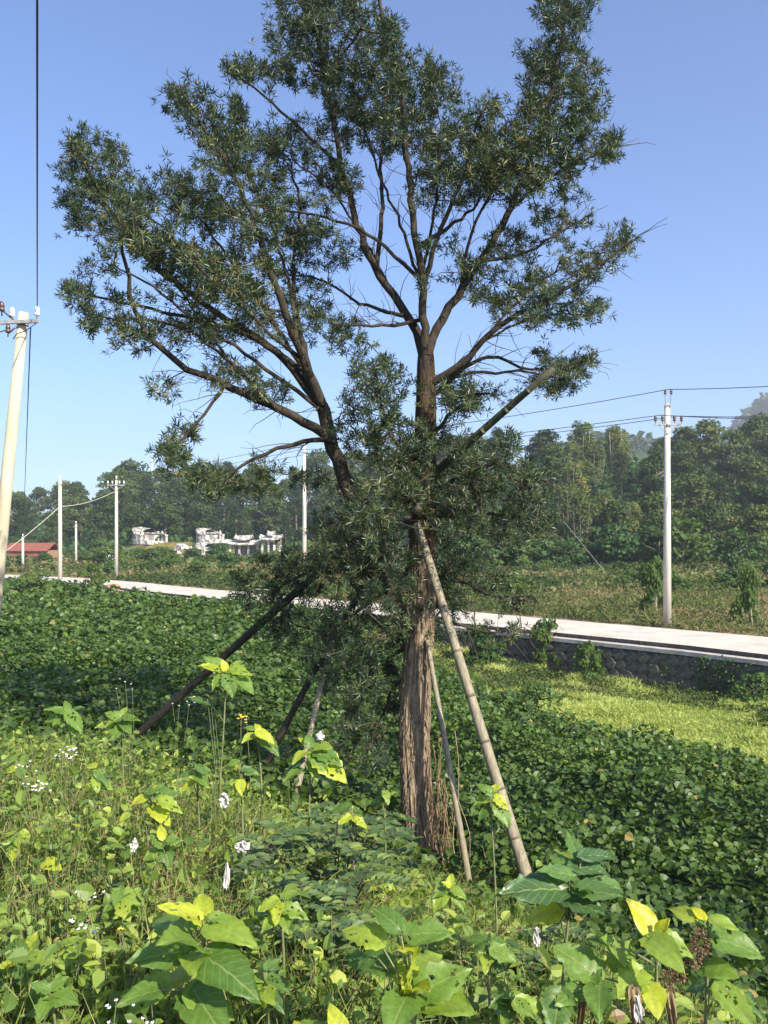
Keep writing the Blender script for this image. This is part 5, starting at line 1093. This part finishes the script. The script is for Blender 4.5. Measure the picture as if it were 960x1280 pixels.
broad_plant('sunlit lobed leaves on a short stem left of the fallen tissue', 205, 3.6, (205, 1050), [
 ('g', (202, 1058), (188, 1038), .03), ('l', (206, 1060), (214, 1090), -.08), ('g', (208, 1052), (230, 1046), .0), ('g', (198, 1062), (176, 1070), -.05), ('g', (203, 1048), (200, 1026), .05)])
broad_plant('single glowing leaf pair low at the far left', 52, 3.8, (55, 1075), [
 ('g', (54, 1078), (36, 1072), 0), ('g', (56, 1078), (78, 1084), -.04), ('y', (60, 1082), (70, 1076), .0)])
broad_plant('flat lobed leaves at the lower left corner', 30, 2.9, (30, 1190), [
 ('l', (28, 1192), (8, 1166), .05), ('l', (32, 1190), (48, 1160), .05), ('l', (34, 1198), (66, 1200), -.05), ('l', (26, 1200), (-4, 1204), -.05), ('l', (30, 1204), (26, 1236), -.1)])
broad_plant('dull green lobed leaves below the lower left corner leaves', 62, 2.6, (62, 1240), [
 ('l', (60, 1238), (36, 1226), .0), ('l', (64, 1236), (88, 1216), .05), ('l', (66, 1244), (100, 1252), -.05), ('l', (60, 1248), (44, 1282), -.1), ('l', (58, 1240), (62, 1212), .1)])
broad_plant('small fresh leaves by the foot of the thin prop', 560, 4.6, (562, 1108), [
 ('g', (560, 1110), (545, 1092), .03), ('g', (564, 1110), (586, 1122), -.06), ('g', (558, 1112), (538, 1122), -.05), ('g', (562, 1106), (566, 1088), .05), ('g', (566, 1114), (584, 1140), -.1), ('y', (562, 1108), (552, 1100), 0), ('g', (556, 1116), (540, 1140), -.1)])
broad_plant('light leaves leaning over the lower end of the thick prop', 625, 4.8, (612, 990), [
 ('g', (614, 992), (596, 975), .03), ('g', (618, 996), (640, 1010), -.06), ('g', (622, 1006), (640, 1035), -.1), ('g', (610, 998), (590, 1002), -.05), ('g', (616, 990), (626, 974), .05), ('g', (612, 1010), (594, 1026), -.06)])
# filler plants of the same kind, smaller, through the bank
fill = [(20, 950, 5.0, 'beside the left frame edge above the small white flowers'), (120, 962, 4.7, 'in the dry grass above the lime leaves'), (245, 960, 4.6, 'behind the dry stalks at middle left'), (300, 955, 4.4, 'below the yellow flowers'),
        (440, 1010, 4.4, 'directly left of the trunk among the pinnate leaves'), (150, 1110, 3.3, 'over the thin grass at lower left'), (350, 1125, 3.1, 'between the two bright hearted plants'), (610, 1180, 2.9, 'right of the bottom centre plant'),
        (330, 1215, 2.5, 'right of the lower left bright plant'), (95, 1180, 2.9, 'above the lower left corner leaves'), (640, 1250, 2.4, 'at the bottom edge right of centre'), (930, 1240, 2.7, 'in the lower right corner'), (480, 985, 5.0, 'touching the left edge of the trunk'), (20, 1040, 4.0, 'at the left edge below the white flowers')]
for px, py, Y, lab in fill:
    lf = []
    for k in range(random.randint(7, 11)):
        a_ = random.uniform(0, 2*pi); q = random.uniform(.07, .12)*FPX/Y; ox, oy = cos(a_)*q, sin(a_)*q*.55; by_ = py+random.uniform(-4, 22)
        lf.append((random.choice('ggglld'), (px+ox*.15, by_+oy*.15), (px+ox*1.1, by_+oy*1.1+4), -sin(a_)*.08))
    broad_plant('modest leafy plant '+lab, px, Y, (px, py), lf)
# pinnate shrub left of the trunk
def pinnate(label, px, py, Y, n_fr, ln, spread):
    b0 = at(px, py, Y); g = float(gz(b0[0], Y)); o = empty('pinnate_shrub', (b0[0], Y, g), label, 'shrub', 'shrubs with paired leaflets'); paths = []; LPp, LD, LN = [], [], []
    H_ = b0[2]-g
    for k in range(n_fr):
        a_ = random.uniform(0, 2*pi); z = g+H_*random.uniform(.3, 1); st = np.array([b0[0]+random.uniform(-1, 1)*spread*.5, Y+random.uniform(-1, 1)*spread*.5, z])
        d = unit(np.array([cos(a_), sin(a_)*.8, random.uniform(.0, .6)])); K = np.linspace(0, 1, 7)[:, None]; P = st+d*ln*K+np.array([0, 0, -.35])*ln*K*K; paths.append((P, np.linspace(.003, .0012, 7)))
        if k % 3 == 0: paths.append((np.array([[b0[0]+random.uniform(-.1, .1)*spread, Y, g], (st+[b0[0], Y, g])/2+np.array([.03, 0, .02]), st]), np.array([.007, .006, .004])))
        sd = unit(np.cross(d, [0, 0, 1]))
        for q_ in range(1, 7):
            for s in (-1, 1): LPp.append(P[q_]); LD.append(unit(d*.45+sd*s)); LN.append([random.uniform(-.3, .3), random.uniform(-.4, .1), 1])
        LPp.append(P[-1]); LD.append(d); LN.append([0, 0, 1])
    V, F = tubes_np([(p_ if len(p_) > 2 else p_, r_) for p_, r_ in paths], 4); link('stems', mesh_np('stems', V, F, M_twig), o)
    n2 = len(LPp); V, F, R = scatter(OVAL[0], OVAL[1], np.array(LPp), frames(np.array(LD), np.array(LN)), np.repeat((rng.uniform(.85, 1.2, n2)*ln*.30)[:, None], 3, 1), rng.random(n2))
    tag(link('leaflets', mesh_np('leaflets', V, F, M_pinn, R), o), kind='stuff')
pinnate('blue green shrub with paired leaflets just left of the trunk foot', 436, 1020, 5.3, 55, .24, .38)
pinnate('blue green shrub with paired leaflets in front of the dry stalks', 400, 1040, 4.3, 70, .22, .55)
pinnate('dark shrub with paired leaflets behind the bottom centre plant', 390, 1125, 3.5, 50, .19, .45)
pinnate('feathery shrub with paired leaflets right behind the dusky plant', 655, 1165, 3.8, 24, .18, .3)
# small feathery seedlings glowing yellow at bottom
# flowers, tissues
def flowers(px, py, Y, n_, label, mat=None, spread=.07, sz=.012):
    c = at(px, py, Y); g = float(gz(c[0], Y)); o = empty('wildflower', (c[0], Y, g), label, 'flowers'); mb = MB(); fb = MB()
    for k in range(n_):
        p = c+np.array([random.gauss(0, spread*.5), random.gauss(0, spread*.4), random.gauss(0, spread*.25)])
        if k < 3: mb.tube([(c[0]+random.uniform(-.12, .12), Y, g), (p[0]*.5+c[0]*.5+random.uniform(-.05, .05), p[1], g*.4+p[2]*.6), tuple(p)], [.003, .002, .0015], 4)
        for q_ in range(5):
            a_ = q_*2*pi/5; u = Vector((cos(a_), sin(a_)*.7, .35+.3*sin(a_))); s = Vector((-sin(a_), cos(a_), 0)); P = Vector(p); r = sz*random.uniform(.5, .8)
            fb.add([P, P+u*r*.6+s*r*.4, P+u*r*1.2, P+u*r*.6-s*r*.4], [(0, 1, 2, 3)])
    mb.build('stalk', M_stemg, o); tag(fb.build('petals', mat or M_petal, o), kind='stuff')
flowers(87, 941, 4.9, 22, 'tight cluster of white blossoms on the left bank')
flowers(44, 985, 4.5, 20, 'white blossoms at the left above the glowing leaf pair')
flowers(28, 961, 4.8, 8, 'few white blossoms nearest the left edge')
flowers(108, 1117, 3.4, 9, 'sparse white blossoms over dark grass at lower left')
flowers(112, 1160, 3.0, 10, 'white blossoms beside the lower left bright plant')
flowers(165, 1270, 2.3, 9, 'white blossoms at the bottom edge on the left', sz=.009)
flowers(158, 857, 6.4, 5, 'tiny white seed heads on the shaded creeper', spread=.09)
flowers(230, 880, 6.0, 5, 'white seed heads beside the dark pole foot', spread=.08)
flowers(304, 897, 4.9, 9, 'small yellow orange flowers by the pale heart shaped leaves', M_yel, .03, .016)
flowers(262, 873, 5.3, 7, 'small red berries under the upright leaf tuft', M_pink, .03, .010)
flowers(150, 1162, 3.0, 4, 'tiny orange flower at the lower left', M_yel, .02, .01)
def tissue(px, py, Y, w_, h_, label, seed):
    r = random.Random(seed); c = at(px, py, Y); N_ = 7; v = []; ww = w_/FPX*Y; hh = h_/FPX*Y
    for i in range(N_):
        for j_ in range(N_):
            u = i/(N_-1)-.5; t = j_/(N_-1)-.5; k = max(.15, 1-1.5*abs(t+.1)*r.uniform(.5, 1.4)); v.append((c[0]+u*ww*k+r.uniform(-.1, .1)*ww*.5, c[1]+r.uniform(-.5, .5)*ww*.6+t*.02, c[2]+t*hh+r.uniform(-.06, .06)*hh))
    mb = MB(); mb.add(v, [(i*N_+j_, (i+1)*N_+j_, (i+1)*N_+j_+1, i*N_+j_+1) for i in range(N_-1) for j_ in range(N_-1)])
    o = mb.build('crumpled_tissue', M_paper); sm = o.modifiers.new('thickness', 'SOLIDIFY'); sm.thickness = .003; tag(o, label, 'litter', 'white tissues caught in the weeds')
tissue(280, 1000, 4.0, 15, 16, 'bright folded tissue topmost in the weeds', 1)
tissue(303, 1058, 3.6, 22, 10, 'flat tissue on the dry stalks right of the hanging one', 2)
tissue(283, 1095, 3.4, 9, 30, 'long tissue hanging down above the bright plant', 3)
tissue(168, 1056, 3.7, 11, 14, 'small tissue left of the lobed leaves', 4)
tissue(400, 920, 4.9, 12, 12, 'small tissue at the slim prop near the bright leafed plant', 5)
tissue(671, 1172, 2.9, 10, 20, 'small white tissue under the dusky plant', 6)
tissue(798, 1262, 2.3, 14, 28, 'pale torn paper at the bottom right among brown leaves', 7)
print('forest', cnt_t, 'objects', len(bpy.data.objects), 'tris', sum(sum(max(len(p.vertices)-2, 0) for p in m.polygons) if len(m.polygons) < 2000 else len(m.polygons)*2 for m in bpy.data.meshes))

# ------------------------------------------------------------------ haze
hz = MB(); hz.box((0, 450, 68), (1900, 1300, 142))
M_haze = bpy.data.materials.new('haze'); M_haze.use_nodes = True; n = M_haze.node_tree; n.nodes.remove(n.nodes['Principled BSDF'])
pv = n.nodes.new('ShaderNodeVolumePrincipled'); pv.inputs['Color'].default_value = (.90, .94, 1, 1); pv.inputs['Density'].default_value = .0006; pv.inputs['Anisotropy'].default_value = .2
n.links.new(pv.outputs[0], n.nodes['Material Output'].inputs['Volume'])
HAZE = True
if HAZE: tag(hz.build('haze', M_haze), 'pale blue haze over the valley', 'haze', kind='stuff')
